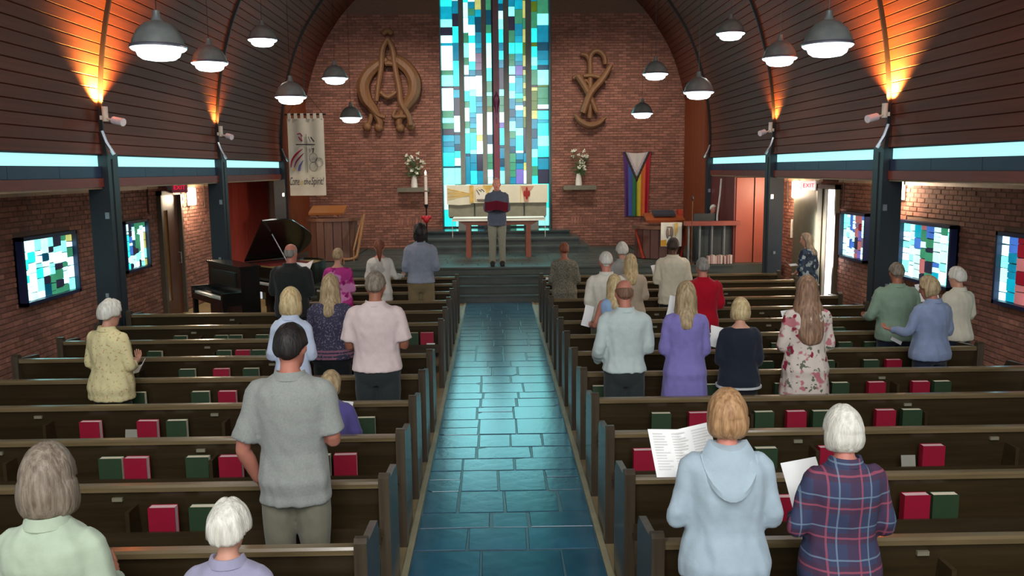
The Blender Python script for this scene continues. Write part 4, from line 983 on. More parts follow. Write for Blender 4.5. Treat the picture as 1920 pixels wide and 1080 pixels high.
# organ corner rail
yr = 17.9
ra, rb = at_y(1284, 415, yr), at_y(1386, 413, yr)
rl = thing('organ_rail', 'red wooden rail on thin grey posts in front of the organ', 'railing', ((ra.x + rb.x) / 2, yr, ZC))
hw = (rb.x - ra.x) / 2; hz = ra.z - ZC
bm = bmn(); box(bm, -hw, hw, -.1, .1, hz - .09, hz); obj('top_rail', bm, wood('rail_red', (134, 62, 48), (156, 78, 62), .4, 0, 2), rl, smooth=False, bevel=.012)
for px in (1291, 1312, 1335, 1358):
    x = at_y(px, 440, yr).x - rl.location.x; bm = bmn(); tube(bm, [(x, 0, .0), (x, 0, hz - .06)], .022, 8); obj('post', bm, mat('grey_steel', (136, 140, 138), .4, .3), rl)
og = thing('organ_console', 'dark organ console standing behind the red rail', 'organ', (rl.location.x + .22, 18.35, ZC))
bm = bmn(); box(bm, -.5, .6, -.22, .25, 0, hz - .12); obj('case', bm, mat('organ_dark', (50, 54, 54), .5), og, smooth=False, bevel=.01)
for k in range(4):
    bm = bmn(); box(bm, -.48 + .27 * k, -.24 + .27 * k, -.24, -.22, .08, hz - .2); obj('panel', bm, mat('organ_panel', (58, 64, 62), .45), og, smooth=False, bevel=.006)
bm = bmn(); box(bm, -.5, .6, -.1, .3, hz - .12, hz - .04); box(bm, -.48, -.02, .08, .14, hz - .04, hz + .13); obj('music_desk', bm, mat('organ_dark', (50, 54, 54), .5), og, smooth=False, bevel=.01)
ms = thing('microphone_stand', 'thin microphone stand rising beside the organ rail', 'microphone', (at_y(1298, 400, 17.7).x, 17.7, ZC))
zz = at_y(1298, 366, 17.7).z - ZC
bm = bmn(); lathe(bm, [(.07, 0), (.07, .02), (.012, .03), (.010, zz - .1), (.010, zz - .1)], 10); obj('stand', bm, mat('bronze', (110, 76, 50), .4, .4), ms)
bm = bmn(); ell(bm, (0, -.02, zz - .06), (.02, .03, .06), 8, 6); obj('microphone', bm, M_black, ms)
for k, px in enumerate((1328, 1333, 1337, 1341, 1346, 1351, 1358, 1364, 1369)):
    x = at_y(px, 495, 17.75).x; hh = .16 + .01 * (k % 3); bm = bmn(); box(bm, -.022, .022, 0, .16, 0, hh)
    o = obj('songbook', bm, mat('songbook_%d' % (k % 3), [(206, 176, 166), (190, 152, 146), (214, 196, 186)][k % 3], .7), None, (x, 17.68, ZC), smooth=False, bevel=.003); tag(o, 'pinkish songbook, %s from the left in the row under the organ rail' % ORD[k], 'book', 'songbooks under the organ rail')
p = at_y(1350, 370, 18.78)
bm = bmn(); tube(bm, [(.02, 0, 1.76), (.0, 0, 1.4), (-.05, 0, .95), (-.05, 0, 0)], .022, 7); o = obj('pole', bm, M_white, None, (p.x, 18.78, ZC)); tag(o, 'slim white pole standing behind the organ rail beside the red closet doors', 'pole')

# ---- grand piano
M_blk = mat('piano_black', (20, 20, 18), .22, var=.1, coat=.3); M_pgold = mat('piano_gold', (176, 150, 92), .4, .3); M_felt = mat('piano_red_felt', (120, 24, 18), .8)
gp = thing('grand_piano', 'black grand piano with its lid propped open on the left', 'piano', (-3.28, 14.72, 0), R(45)); gp.scale = (.74, .88, 1)
out = spline([(-.75, 0.02), (-.3, 0), (.1, .05), (.45, .25), (.72, .42), (.95, .62), (1.02, .95), (.85, 1.25), (.6, 1.38)], 28) + [(-.75, 1.40)]
bm = bmn(); prism(bm, out, .66, .985, 'z'); obj('case', bm, M_blk, gp, smooth=False, bevel=.01)
inner = [(.95 * (x - .1) + .1, .93 * (y - .7) + .7) for x, y in out]
bm = bmn(); prism(bm, inner, .985, .992, 'z'); obj('soundboard', bm, M_pgold, gp, smooth=False)
bm = bmn()
for k in range(len(out) - 1):
    a, b = out[k], out[k + 1]; c = inner[k], inner[k + 1]
    prism(bm, [a, b, c[1], c[0]], .985, 1.03, 'z')
obj('rim', bm, M_blk, gp, smooth=False)
bm = bmn(); box(bm, -.6, .5, .6, 1.3, .992, 1.01); obj('felt_strip', bm, M_felt, gp, smooth=False)
bm = bmn(); box(bm, -1.0, -.75, 0.02, 1.40, .60, .72); box(bm, -1.0, -.75, .02, .09, .72, .86); box(bm, -1.0, -.75, 1.33, 1.40, .72, .86); obj('key_bed', bm, M_blk, gp, smooth=False, bevel=.01)
bm = bmn(); box(bm, -.985, -.84, .1, 1.32, .72, .745); obj('keyboard', bm, mat('piano_ivory', (236, 232, 220), .3), gp, smooth=False)
lid = [(x * .92 - .03, (y - 1.40) * .78) for x, y in out if x > -.8]
bm = bmn(); prism(bm, lid, 0, .025, 'z'); obj('lid', bm, M_blk, gp, (0, 1.40, 1.035), (R(-44), 0, 0), smooth=False, bevel=.004)
bm = bmn(); tube(bm, [(-.3, .3, 1.0), (-.34, .84, 1.53)], .014, 6); obj('lid_prop', bm, M_ss, gp)
for x, y in ((-.6, .2), (-.6, 1.2), (.6, .85)):
    bm = bmn(); tube(bm, [(x, y, .67), (x, y, .3), (x, y, .08), (x, y, 0)], [.06, .045, .035, .04], 10); obj('leg', bm, M_blk, gp)
bm = bmn(); box(bm, -.62, -.5, .62, .78, .05, .66); obj('pedal_lyre', bm, M_blk, gp, smooth=False)
# ---- upright piano, keys towards the wall
up = thing('upright_piano', 'black upright piano with a bright row of white keys, against the left aisle', 'piano', (-4.36, 13.5, 0), R(-52))
bm = bmn(); box(bm, -.68, .68, 0, .30, .0, 1.16); obj('case', bm, M_blk, up, smooth=False, bevel=.012)
bm = bmn(); box(bm, -.70, .70, -.02, .32, 1.16, 1.19); obj('lid', bm, M_blk, up, smooth=False, bevel=.008)
bm = bmn(); box(bm, -.68, .68, -.30, 0, .60, .70); box(bm, -.68, -.62, -.30, 0, .70, .80); box(bm, .62, .68, -.30, 0, .70, .80); obj('key_bed', bm, M_blk, up, smooth=False, bevel=.01)
bm = bmn()
for k in range(52): box(bm, -.6 + k * .02307, -.6 + k * .02307 + .0215, -.27, -.12, .70, .722)
o = obj('white_keys', bm, MATS['piano_ivory'], up, smooth=False); o['kind'] = 'stuff'
bm = bmn()
for k in range(51):
    if k % 7 not in (2, 6): box(bm, -.6 + k * .02307 + .016, -.6 + k * .02307 + .028, -.20, -.12, .722, .733)
o = obj('black_keys', bm, M_blk, up, smooth=False); o['kind'] = 'stuff'
for s in (-1, 1):
    bm = bmn(); box(bm, s * .64 - .035, s * .64 + .035, -.29, -.22, 0, .60); obj('leg', bm, M_blk, up, smooth=False, bevel=.008)
bm = bmn(); box(bm, -.5, .5, -.02, 0, .85, 1.08); obj('music_panel', bm, mat('piano_panel', (34, 36, 30), .35), up, smooth=False, bevel=.006)
wc = thing('candle_tree', 'white candle on a slim stand between the grand piano and pulpit', 'candle', (at_y(548, 470, 18.0).x, 18.0, ZC))
zz = at_y(548, 462, 18.0).z - ZC; zt = at_y(548, 440, 18.0).z - ZC
bm = bmn(); lathe(bm, [(.14, 0), (.14, .02), (.014, .04), (.014, zz - .02), (.05, zz), (.01, zz)], 12); obj('stand', bm, M_black, wc)
bm = bmn(); lathe(bm, [(.03, zz), (.03, zt), (.004, zt)], 10); obj('candle', bm, MATS['candle_wax'], wc)

ob_ = thing('organ_bench', 'low dark bench under the organist behind the organ console', 'bench', (at_y(1336, 400, 19.3).x, 19.35, ZC))
bm = bmn(); box(bm, -.4, .4, -.17, .17, .31, .355); obj('seat', bm, wood('dark_brown_wood', (66, 40, 28), (84, 52, 36), .5, 0, 2), ob_, smooth=False, bevel=.006)
for x in (-.36, .36):
    bm = bmn(); box(bm, x - .02, x + .02, -.15, .15, 0, .31); obj('leg', bm, MATS['dark_brown_wood'], ob_, smooth=False)

# ================================================================== people
SK = {'fair': (206, 150, 126), 'pink': (200, 128, 110), 'tan': (164, 104, 80), 'dark': (92, 60, 44), 'ruddy': (186, 120, 100)}
def skin_m(k): return mat('skin_' + k, SK[k], .5, var=.05, scale=10, spec=.35)
M_eye = mat('eye_white', (226, 222, 214), .25, var=.02); M_iris = mat('iris', (50, 42, 38), .2); M_shoe = mat('shoe_black', (28, 26, 25), .4)
def lipm(k): return mat('lips_' + k, tuple(int(c * .78) for c in SK[k]), .5)
def hairm(name, a, b):
    if name in MATS: return MATS[name]
    t = NT(name); t.b.inputs['Roughness'].default_value = .5; t.b.inputs['Specular IOR Level'].default_value = .3
    v = t.coords((34, 34, 4)); c = t.mix(t.ramp(t.noise(v, 1.6, 4, .6), .34, .66), rgb(a), rgb(b)); t.l(c, t.b.inputs['Base Color'])
    t.bump(t.noise(t.coords((50, 50, 5)), 2.0, 3), .5, .01); MATS[name] = t.m; return t.m
HAIR = {'white': ((198, 192, 178), (232, 228, 216)), 'blonde': ((176, 146, 96), (226, 204, 158)), 'ashblonde': ((140, 116, 86), (196, 172, 132)), 'grey': ((118, 112, 104), (160, 154, 146)), 'greybrown': ((104, 90, 76), (150, 136, 120)),
        'brown': ((108, 78, 60), (136, 100, 80)), 'auburn': ((116, 72, 44), (156, 104, 68)), 'strawberry': ((138, 100, 66), (190, 148, 106)), 'black': ((24, 21, 20), (44, 38, 36)), 'redbrown': ((112, 62, 42), (140, 82, 58)), 'longmix': ((116, 84, 66), (176, 140, 112)), 'darkbrown': ((52, 40, 32), (76, 60, 50))}
def hm(k): return hairm('hair_' + k, *HAIR[k])

def cloth(name, c, c2=None, scale=18, var=.05, rough=.85, bump=.12): return mat('cloth_' + name, c, rough, 0, var, scale, (1, 1, 1), bump, c2, sheen=.15, spec=.2, bs=60)
def spots(name, base, cols, scale, size=.25, thr=.5):
    """scattered blotches of several colours on a base cloth"""
    key = 'cloth_' + name
    if key in MATS: return MATS[key]
    t = NT(key); t.b.inputs['Roughness'].default_value = .85; t.b.inputs['Specular IOR Level'].default_value = .2
    v = t.coords(); col = rgb(base)
    for i, (c, s, lo) in enumerate(cols):
        mp = t.n('ShaderNodeMapping'); mp.inputs['Location'].default_value = (i * 3.1, i * 1.7, i * 2.3); t.l(v, mp.inputs['Vector'])
        f = t.ramp(t.noise(mp.outputs[0], scale * s, 2, .5), lo, lo + .04); col = t.mix(f, col, rgb(c))
    t.l(col, t.b.inputs['Base Color']); MATS[key] = t.m; return t.m
def plaid(name, base, bands):
    key = 'cloth_' + name
    if key in MATS: return MATS[key]
    t = NT(key); t.b.inputs['Roughness'].default_value = .85
    tc = t.n('ShaderNodeTexCoord'); sp = t.n('ShaderNodeSeparateXYZ'); t.l(tc.outputs['Object'], sp.inputs[0]); col = rgb(base)
    for (ax, freq, off, lo, hi, c, amt) in bands:
        m1 = t.n('ShaderNodeMath', operation='MULTIPLY_ADD'); m1.inputs[1].default_value = freq; m1.inputs[2].default_value = off + 10; t.l(sp.outputs[ax], m1.inputs[0])
        fr = t.n('ShaderNodeMath', operation='FRACT'); t.l(m1.outputs[0], fr.inputs[0])
        g1 = t.n('ShaderNodeMath', operation='GREATER_THAN'); g1.inputs[1].default_value = lo; t.l(fr.outputs[0], g1.inputs[0])
        g2 = t.n('ShaderNodeMath', operation='LESS_THAN'); g2.inputs[1].default_value = hi; t.l(fr.outputs[0], g2.inputs[0])
        mm = t.n('ShaderNodeMath', operation='MULTIPLY'); t.l(g1.outputs[0], mm.inputs[0]); t.l(g2.outputs[0], mm.inputs[1])
        m3 = t.n('ShaderNodeMath', operation='MULTIPLY'); m3.inputs[1].default_value = amt; t.l(mm.outputs[0], m3.inputs[0])
        col = t.mix(m3.outputs[0], col, rgb(c))
    t.l(col, t.b.inputs['Base Color']); MATS[key] = t.m; return t.m

def fuse(bm, voxel, smooth=3, fac=.5, wr=0.0, seed=0, wz=1.0):
    """closed shells -> one continuous skin"""
    bmesh.ops.recalc_face_normals(bm, faces=bm.faces)
    me = bpy.data.meshes.new('tmp'); bm.to_mesh(me); bm.free()
    o = bpy.data.objects.new('tmp', me); COL.objects.link(o)
    r = o.modifiers.new('r', 'REMESH'); r.mode = 'VOXEL'; r.voxel_size = voxel
    s = o.modifiers.new('s', 'SMOOTH'); s.iterations = smooth; s.factor = fac
    dg = bpy.context.evaluated_depsgraph_get(); out = bpy.data.meshes.new_from_object(o.evaluated_get(dg))
    bpy.data.objects.remove(o); bpy.data.meshes.remove(me)
    if wr:
        off = Vector((seed * 3.7, seed * 1.3, seed * 2.1))
        for v, n in zip(out.vertices, [tuple(v.normal) for v in out.vertices]):
            p = v.co; d = noise.noise(Vector((p.x * 9, p.y * 9, p.z * 4 * wz)) + off) * .6 + noise.noise(Vector((p.x * 20 + p.z * 8, p.y * 18, p.z * 11 * wz)) + off) * .4
            d += .55 * noise.noise(Vector((p.x * 22 + p.z * 3, p.y * 22, p.z * 2.4)) + off) * (1 if p.z < 1.3 else .4)
            d = max(d, -.38)
            v.co = p + Vector(n) * (d * wr)
    out.polygons.foreach_set('use_smooth', [True] * len(out.polygons))
    return out

TORSO_M = [(.80, .13, .09, 0), (.86, .165, .112, -.005), (.93, .172, .122, -.01), (1.0, .163, .112, 0), (1.08, .152, .102, .005), (1.16, .156, .106, .005), (1.26, .172, .115, 0), (1.34, .184, .116, -.005), (1.40, .184, .104, -.008), (1.44, .150, .085, -.01), (1.47, .104, .068, -.012), (1.495, .066, .058, -.01)]
TORSO_F = [(.80, .135, .095, 0), (.86, .172, .118, -.008), (.92, .180, .124, -.012), (1.0, .164, .110, 0), (1.08, .138, .096, .005), (1.15, .136, .098, .008), (1.25, .152, .118, .012), (1.33, .162, .112, 0), (1.39, .164, .096, -.008), (1.43, .136, .080, -.01), (1.465, .092, .064, -.012), (1.495, .058, .052, -.01)]

def person(label, px, ptop, Y, fz=0.0, sex='m', g=1.0, skin='fair', hair='short', hcol='grey', top=None, sleeve='long', hem=.86, legs=None, skirt=None, pose='hold', head=(14, 0), yaw=0, sit=False, lean=0.0, pose2=None, cuffs=None, collar=True, group=None, extra=None, H=None, seat=.445):
    """px, ptop: photo pixel of the crown; Y real depth; fz floor height. Faces the altar (+Y) unless yaw."""
    hth = {'bald': .0, 'rim': .004, 'short': .012}.get(hair, .02)
    p = at_y(px, ptop, Y)
    if sit:
        s = (H / 1.75) if H else (p.z - fz - seat - hth) / .95; dz = seat + .012 - .80 * s
    else:
        Hh = (p.z - fz - hth); s = Hh / 1.75; dz = 0
    x0 = p.x - lean * .0
    root = thing('person', label, 'person', (x0, Y, fz), R(yaw), group)
    f = sex == 'f'; T = TORSO_F if f else TORSO_M
    def SH(P):   # body-frame (1.75 m) to local, with lean and seat drop
        x, y, z = P; return Vector((x * s, (y + lean * max(0, z - .9)) * s, z * s + dz))
    shw = (.148 if f else .165) * (1 + (g - 1) * .75)
    sk = skin_m(skin)
    # --- arms
    POSES = {'hold': ((.216, -.01, 1.13), (.10, .26, 1.13), (.02, .36, 1.17)), 'high': ((.236, .02, 1.14), (.12, .25, 1.26), (.05, .33, 1.33)), 'hang': ((.222, -.03, 1.12), (.235, .05, .90), (.225, .08, .80)), 'pew': ((.232, .0, 1.12), (.17, .24, 1.0), (.13, .34, .96)), 'low': ((.225, -.02, 1.12), (.13, .18, .98), (.06, .26, .95)),
             'side': ((.25, -.03, 1.13), (.27, .21, 1.07), (.26, .32, 1.07)), 'hip': ((.33, -.06, 1.17), (.20, .02, 1.02), (.15, .07, .99)), 'out': ((.26, .03, 1.15), (.33, .24, 1.14), (.33, .35, 1.15)), 'lapleft': ((.232, -.01, 1.13), (.16, .22, 1.1), (.08, .3, 1.12)), 'narrow': ((.200, .0, 1.12), (.09, .25, 1.13), (.02, .34, 1.17)), 'down': ((.262, -.03, 1.10), (.215, .07, .88), (.19, .12, .79)), 'bent': ((.235, -.05, 1.13), (.22, .16, .98), (.2, .26, .97))}
    arms = []
    for sd in (-1, 1):
        e, w, h = POSES[(pose if sd < 0 else (pose2 or pose))] if not isinstance(pose, dict) else pose[sd]
        k = 1 + (g - 1) * .75
        arms.append((sd, Vector((sd * shw, -.008, 1.395)), Vector((sd * e[0] * k * (.95 if f else 1), e[1], e[2])), Vector((sd * w[0], w[1], w[2])), Vector((sd * h[0], h[1], h[2]))))
    # --- one continuous body: torso, neck, head, arms, legs
    bm = bmn()
    def tor(t_, infl=0.0, z0=-1, z1=9, gg=g):
        rows = []
        for z, a, b, yc in t_:
            if z < z0 or z > z1: continue
            c = SH((0, yc, z)); k = 1 + (gg - 1) * (1.0 if z < 1.36 else .6 if z < 1.45 else .3)
            rows.append((c.z, a * k * s + infl, b * (1 + (gg - 1) * (1.3 if z < 1.3 else .6)) * s + infl, c.y))
        return rows
    oval(bm, tor(T), 20)
    NK = SH((0, -.006, 1.50)); hp, hy = R(head[0]), R(head[1])
    HR = Matrix.Rotation(hy, 3, 'Z') @ Matrix.Rotation(-hp, 3, 'X')
    def HD(P): return NK + HR @ (Vector(P) * s)             # head frame, origin at neck base
    hc = Vector((0, .018, .135))
    ck = .94 if f else 1.0
    # neck
    tube(bm, [tuple(SH((0, -.012, 1.44))), tuple(NK), tuple(HD((0, .004, .07)))], [.058 * s * ck * (1 + (g - 1) * .5), .053 * s * ck, .05 * s * ck], 12)
    # skull + jaw
    rows = [(-.128, .022, .022, .052), (-.118, .040, .036, .045), (-.095, .054, .060, .028), (-.06, .066, .080, .012), (-.02, .073, .092, .002), (.02, .076, .096, -.002), (.055, .073, .092, -.004), (.085, .060, .076, -.006), (.105, .040, .052, -.006), (.115, .015, .02, -.006)]
    rg = []
    for z, a, b, yc in rows:
        row = []
        for k in range(18):
            t = 2 * PI * k / 18; row.append(bm.verts.new(HD(hc + Vector((a * ck * math.cos(t), yc + b * math.sin(t), z)))))
        rg.append(row)
    skin_rings(bm, rg)
    tube(bm, [tuple(HD(hc + Vector(q))) for q in ((0, .090, .018), (0, .104, -.012), (0, .112, -.030), (0, .092, -.040))], [.008 * s, .012 * s, .015 * s, .010 * s], 8)
    for sd in (-1, 1):
        c = HD(hc + Vector((sd * .077 * ck, -.008, -.012))); ell(bm, c, (.011 * s, .02 * s, .031 * s), 8, 6, (HR @ Matrix.Rotation(sd * -.3, 3, 'Z')).to_euler())
    def limbo(P, rad, n=10, sm=10): tube(bm, [tuple(q) for q in P], [r_ * s for r_ in rad], n, sm)
    ga = 1 + (g - 1) * .6; fa = .88 if f else 1.0
    for sd, S, E, W, Hn in arms:
        a, b, c = SH(S), SH(E), SH(W)
        limbo([SH(S + Vector((-sd * .05, 0, .01))), a, a.lerp(b, .5), b, b.lerp(c, .35), c], [.045 * fa, .054 * fa * ga, .047 * fa * ga, .040 * fa, .042 * fa, .027 * fa], 10, 12)
        d = (SH(Hn) - c).normalized(); nrm = Vector((sd * -.25, .1, 1)); nrm = (nrm - d * nrm.dot(d)).normalized(); sidev = d.cross(nrm)
        rr_ = [c - d * .005 * s, c + d * .03 * s, c + d * .065 * s, c + d * .09 * s]
        tube(bm, [tuple(q) for q in rr_], [.024 * s * fa, .034 * s * fa, .040 * s * fa, .036 * s * fa], 10, flat=.5, ref=tuple(sidev))
    # legs
    for sd in (-1, 1):
        if sit:
            hipP = SH((sd * .085, 0, .90)) + Vector((0, 0, .02)); kn = Vector((sd * .11 * s, .40, seat + .078)); an = Vector((sd * .11 * s, .37, .075 * s)); mid = hipP.lerp(kn, .5)
            limbo([hipP, mid, kn, kn.lerp(an, .35), an], [.088 * ga, .078 * ga, .056, .056, .04], 12, 14)
        else:
            limbo([SH((sd * .085, -.005, .90)), SH((sd * .092, 0, .68)), SH((sd * .095, .005, .48)), SH((sd * .097, -.015, .32)), SH((sd * .098, -.015, .07))], [.090 * ga, .078 * ga, .054, .054, .038], 12, 14)
        an = Vector((sd * .11 * s, .40 * s, .0)) if sit else Vector((sd * .098 * s, -.015 * s, 0))
        tube(bm, [tuple(an + Vector((0, -.05 * s, .04 * s))), tuple(an + Vector((0, .03 * s, .045 * s))), tuple(an + Vector((0, .15 * s, .028 * s)))], [.03 * s, .036 * s, .022 * s], 8)
    me = fuse(bm, .0115, 2)
    # fingers: five separate chains rooted in each palm
    fb = bmn(); fb.from_mesh(me)
    for sd, S, E, W, Hn in arms:
        c = SH(W); d = (SH(Hn) - c).normalized(); nrm = Vector((sd * -.25, .1, 1)); nrm = (nrm - d * nrm.dot(d)).normalized(); sv = d.cross(nrm)
        if sv.x * sd < 0: sv = -sv
        curl = .9 if pose != 'hang' else .4
        for k, (o_, L) in enumerate(((-.026, .070), (-.009, .080), (.009, .074), (.026, .058))):   # index nearest the body's middle
            b0 = c + d * .078 * s + sv * (o_ * s)
            pts = [b0]; dd = d.copy(); q = b0
            for seg in range(3):
                dd = (dd * math.cos(curl * .42) + nrm * math.sin(curl * .42)).normalized(); q = q + dd * (L * s * (.42, .33, .25)[seg]); pts.append(q)
            tube(fb, [tuple(v) for v in pts], [.0088 * s * fa, .0086 * s * fa, .0078 * s * fa, .0055 * s * fa], 7)
        t0 = c + d * .03 * s - sv * .026 * s
        tube(fb, [tuple(t0), tuple(t0 + (d * .5 - sv * .8).normalized() * .03 * s), tuple(t0 + (d * .8 - sv * .75).normalized() * .048 * s + nrm * .012 * s), tuple(t0 + (d * 1.0 - sv * .5).normalized() * .066 * s + nrm * .026 * s)], [.012 * s, .0105 * s, .0095 * s, .006 * s], 7)
    me2 = bpy.data.meshes.new('body'); bmesh.ops.recalc_face_normals(fb, faces=fb.faces); fb.to_mesh(me2); fb.free(); bpy.data.meshes.remove(me)
    me2.polygons.foreach_set('use_smooth', [True] * len(me2.polygons))
    link('body', me2, sk, root)
    # face
    for sd in (-1, 1):
        bm = bmn(); c = HD(hc + Vector((sd * .030 * ck, .083, .004))); ell(bm, c, (.0115 * s, .008 * s, .0058 * s), 10, 7); e_ = obj('eye', bm, M_eye, root)
        bm = bmn(); c = HD(hc + Vector((sd * .030 * ck, .0905, .004))); ell(bm, c, (.005 * s, .004 * s, .005 * s), 8, 5); obj('iris', bm, M_iris, e_)
    bm = bmn(); tube(bm, [tuple(HD(hc + Vector(q))) for q in ((-.024, .080, -.070), (-.010, .088, -.067), (.010, .088, -.067), (.024, .080, -.070))], [.003 * s, .007 * s, .007 * s, .003 * s], 7); obj('mouth', bm, lipm(skin), root)
    bm = bmn()
    for sd in (-1, 1): tube(bm, [tuple(HD(hc + Vector(q))) for q in ((sd * .048 * ck, .072, .022), (sd * .032 * ck, .086, .028), (sd * .014, .091, .023))], [.003 * s, .005 * s, .004 * s], 6)
    obj('eyebrows', bm, hm('grey' if hair in ('bald', 'rim') else hcol), root)['kind'] = 'stuff'
    # --- hair
    if hair != 'bald': make_hair(root, hair, hcol, HD, hc, s, ck, sum(map(ord, label)) % 1000)
    # --- clothes
    TH = .013 * (1 if s > .9 else .9)
    if legs and not skirt:
        bm = bmn()
        rows = tor(T, .010, .79, 1.04) if not sit else tor(T, .006, .85, 1.04); oval(bm, rows, 20)
        for sd in (-1, 1):
            if sit:
                hipP = SH((sd * .085, 0, .90)) + Vector((0, 0, .03)); kn = Vector((sd * .11 * s, .40, seat + .088)); an = Vector((sd * .11 * s, .37, .10 * s))
                limbs = [hipP, hipP.lerp(kn, .5), kn, kn.lerp(an, .5), an]
            else: limbs = [SH((sd * .085, -.005, .92)), SH((sd * .092, 0, .68)), SH((sd * .095, .005, .48)), SH((sd * .097, -.01, .3)), SH((sd * .098, -.012, .05))]
            tube(bm, [tuple(q) for q in limbs], [(.10 * ga) * s, (.094 * ga) * s, .075 * s, .072 * s, .066 * s], 12, 14)
        link('trousers', fuse(bm, .014, 3, wr=.006, seed=3), legs, root)
    if top is not None:
        bm = bmn()
        zb = skirt if skirt else hem
        rows = []
        TT = T
        for z, a, b, yc in TT:
            if z < .84: continue
            if z < zb - .02: continue
            c = SH((0, yc, z)); k = 1 + (g - 1) * (1.0 if z < 1.36 else .6 if z < 1.45 else .3)
            loose = (.020 if z < 1.2 else .016) if z < 1.45 else .011
            aa, bb = a * k * s + loose, b * (1 + (g - 1) * (1.3 if z < 1.3 else .6)) * s + loose
            if z < 1.24 and not f: aa = max(aa, .160 * s * k + .012); bb = max(bb, .108 * s * g + .014)
            if z < 1.24 and f and extra != 'waist': aa = max(aa, .152 * s * k + .012); bb = max(bb, .105 * s * g + .014)
            rows.append((c.z, aa, bb, c.y))
        rows = rows if collar else rows[:-1]
        zl = rows[0]
        if skirt:
            # skirt part flares down to the hem (sitting: stops at the seat)
            pre = []
            for q in range(5):
                t = q / 4; z = skirt + (.86 - skirt) * t; c = SH((0, -.005, z)); k = 1.10 - .10 * t
                if z < .855: pre.append((c.z, (.172 * g * s + .03) * k, (.122 * g * s + .022), c.y))
            rows = pre + rows
        else:
            c = SH((0, 0, zb)); rows = [(c.z, zl[1] + .004, zl[2] + .004, zl[3]), (c.z + .012, zl[1] + .006, zl[2] + .006, zl[3])] + [r_ for r_ in rows if r_[0] > c.z + .02]
        oval(bm, rows, 24)
        for sd, S, E, W, Hn in arms:
            a, b, c = SH(S), SH(E), SH(W)
            base = [SH(S + Vector((-sd * .07, 0, .005))), a + Vector((0, 0, .004)), a.lerp(b, .5), b]
            r0 = [.048 * fa + .007, .056 * fa * ga + .007, .050 * fa * ga + .009, .044 * fa + .012]
            if sleeve == 'none': continue
            if sleeve == 'cap': base = base[:2] + [a.lerp(b, .3)]; r0 = r0[:2] + [.056 * fa * ga + .02]
            elif sleeve == 'short': base = base[:3] + [a.lerp(b, .86)]; r0 = r0[:2] + [.053 * fa * ga + .015, .052 * fa * ga + .022]
            elif sleeve == 'elbow': base += [b.lerp(c, .25)]; r0 += [.046 * fa + .022]
            else: base += [b.lerp(c, .45), b.lerp(c, .93)]; r0 += [.044 * fa + .012, .031 * fa + .010]
            tube(bm, [tuple(q) for q in base], [q * s for q in r0], 12, 14)
        link('dress' if skirt else 'shirt', fuse(bm, .0125, 3, wr=.0125, seed=(sum(map(ord, label)) % 91)), top, root)
        if collar:
            bm = bmn(); c = SH((0, -.012, 1.475)); n_ = 22; R0 = .066 * s * (1 + (g - 1) * .4) * (ck if f else 1); rgs = []
            for (rr2, zz) in ((R0 + .002, .035), (R0 + .012, .038), (R0 + .026, -.004), (R0 + .018, -.012), (R0, .0)):
                rgs.append([bm.verts.new(c + Vector((rr2 * math.cos(2 * PI * k / n_ + PI / 2), rr2 * .95 * math.sin(2 * PI * k / n_ + PI / 2) - (0), zz * s - .045 * s * max(0, math.sin(2 * PI * k / n_ + PI / 2)) ** 2))) for k in range(n_)])
            skin_rings(bm, rgs, False); bm.faces.ensure_lookup_table()
            for k in range(n_): bm.faces.new((rgs[-1][k], rgs[-1][(k + 1) % n_], rgs[0][(k + 1) % n_], rgs[0][k]))
            obj('collar', bm, collar if collar is not True else top, root)
    for sd in (-1, 1):
        an = Vector((sd * .11 * s, .40 * s, .0)) if sit else Vector((sd * .098 * s, -.015 * s, 0))
        bm = bmn(); tube(bm, [tuple(an + Vector((0, -.085 * s, .035 * s))), tuple(an + Vector((0, -.05 * s, .05 * s))), tuple(an + Vector((0, .04 * s, .055 * s))), tuple(an + Vector((0, .13 * s, .036 * s))), tuple(an + Vector((0, .185 * s, .03 * s)))], [.026 * s, .046 * s, .052 * s, .044 * s, .018 * s], 12, 10)
        for v in bm.verts: v.co.z = max(v.co.z, .002)
        obj('shoe', bm, M_shoe, root)
    root['_s'] = s
    PEOPLE.append((root, SH, HD, hc, s, arms))
    return root, SH, HD, hc, s
PEOPLE = []
def skin_rings(bm, rings, cap=True): skin(bm, rings, cap)

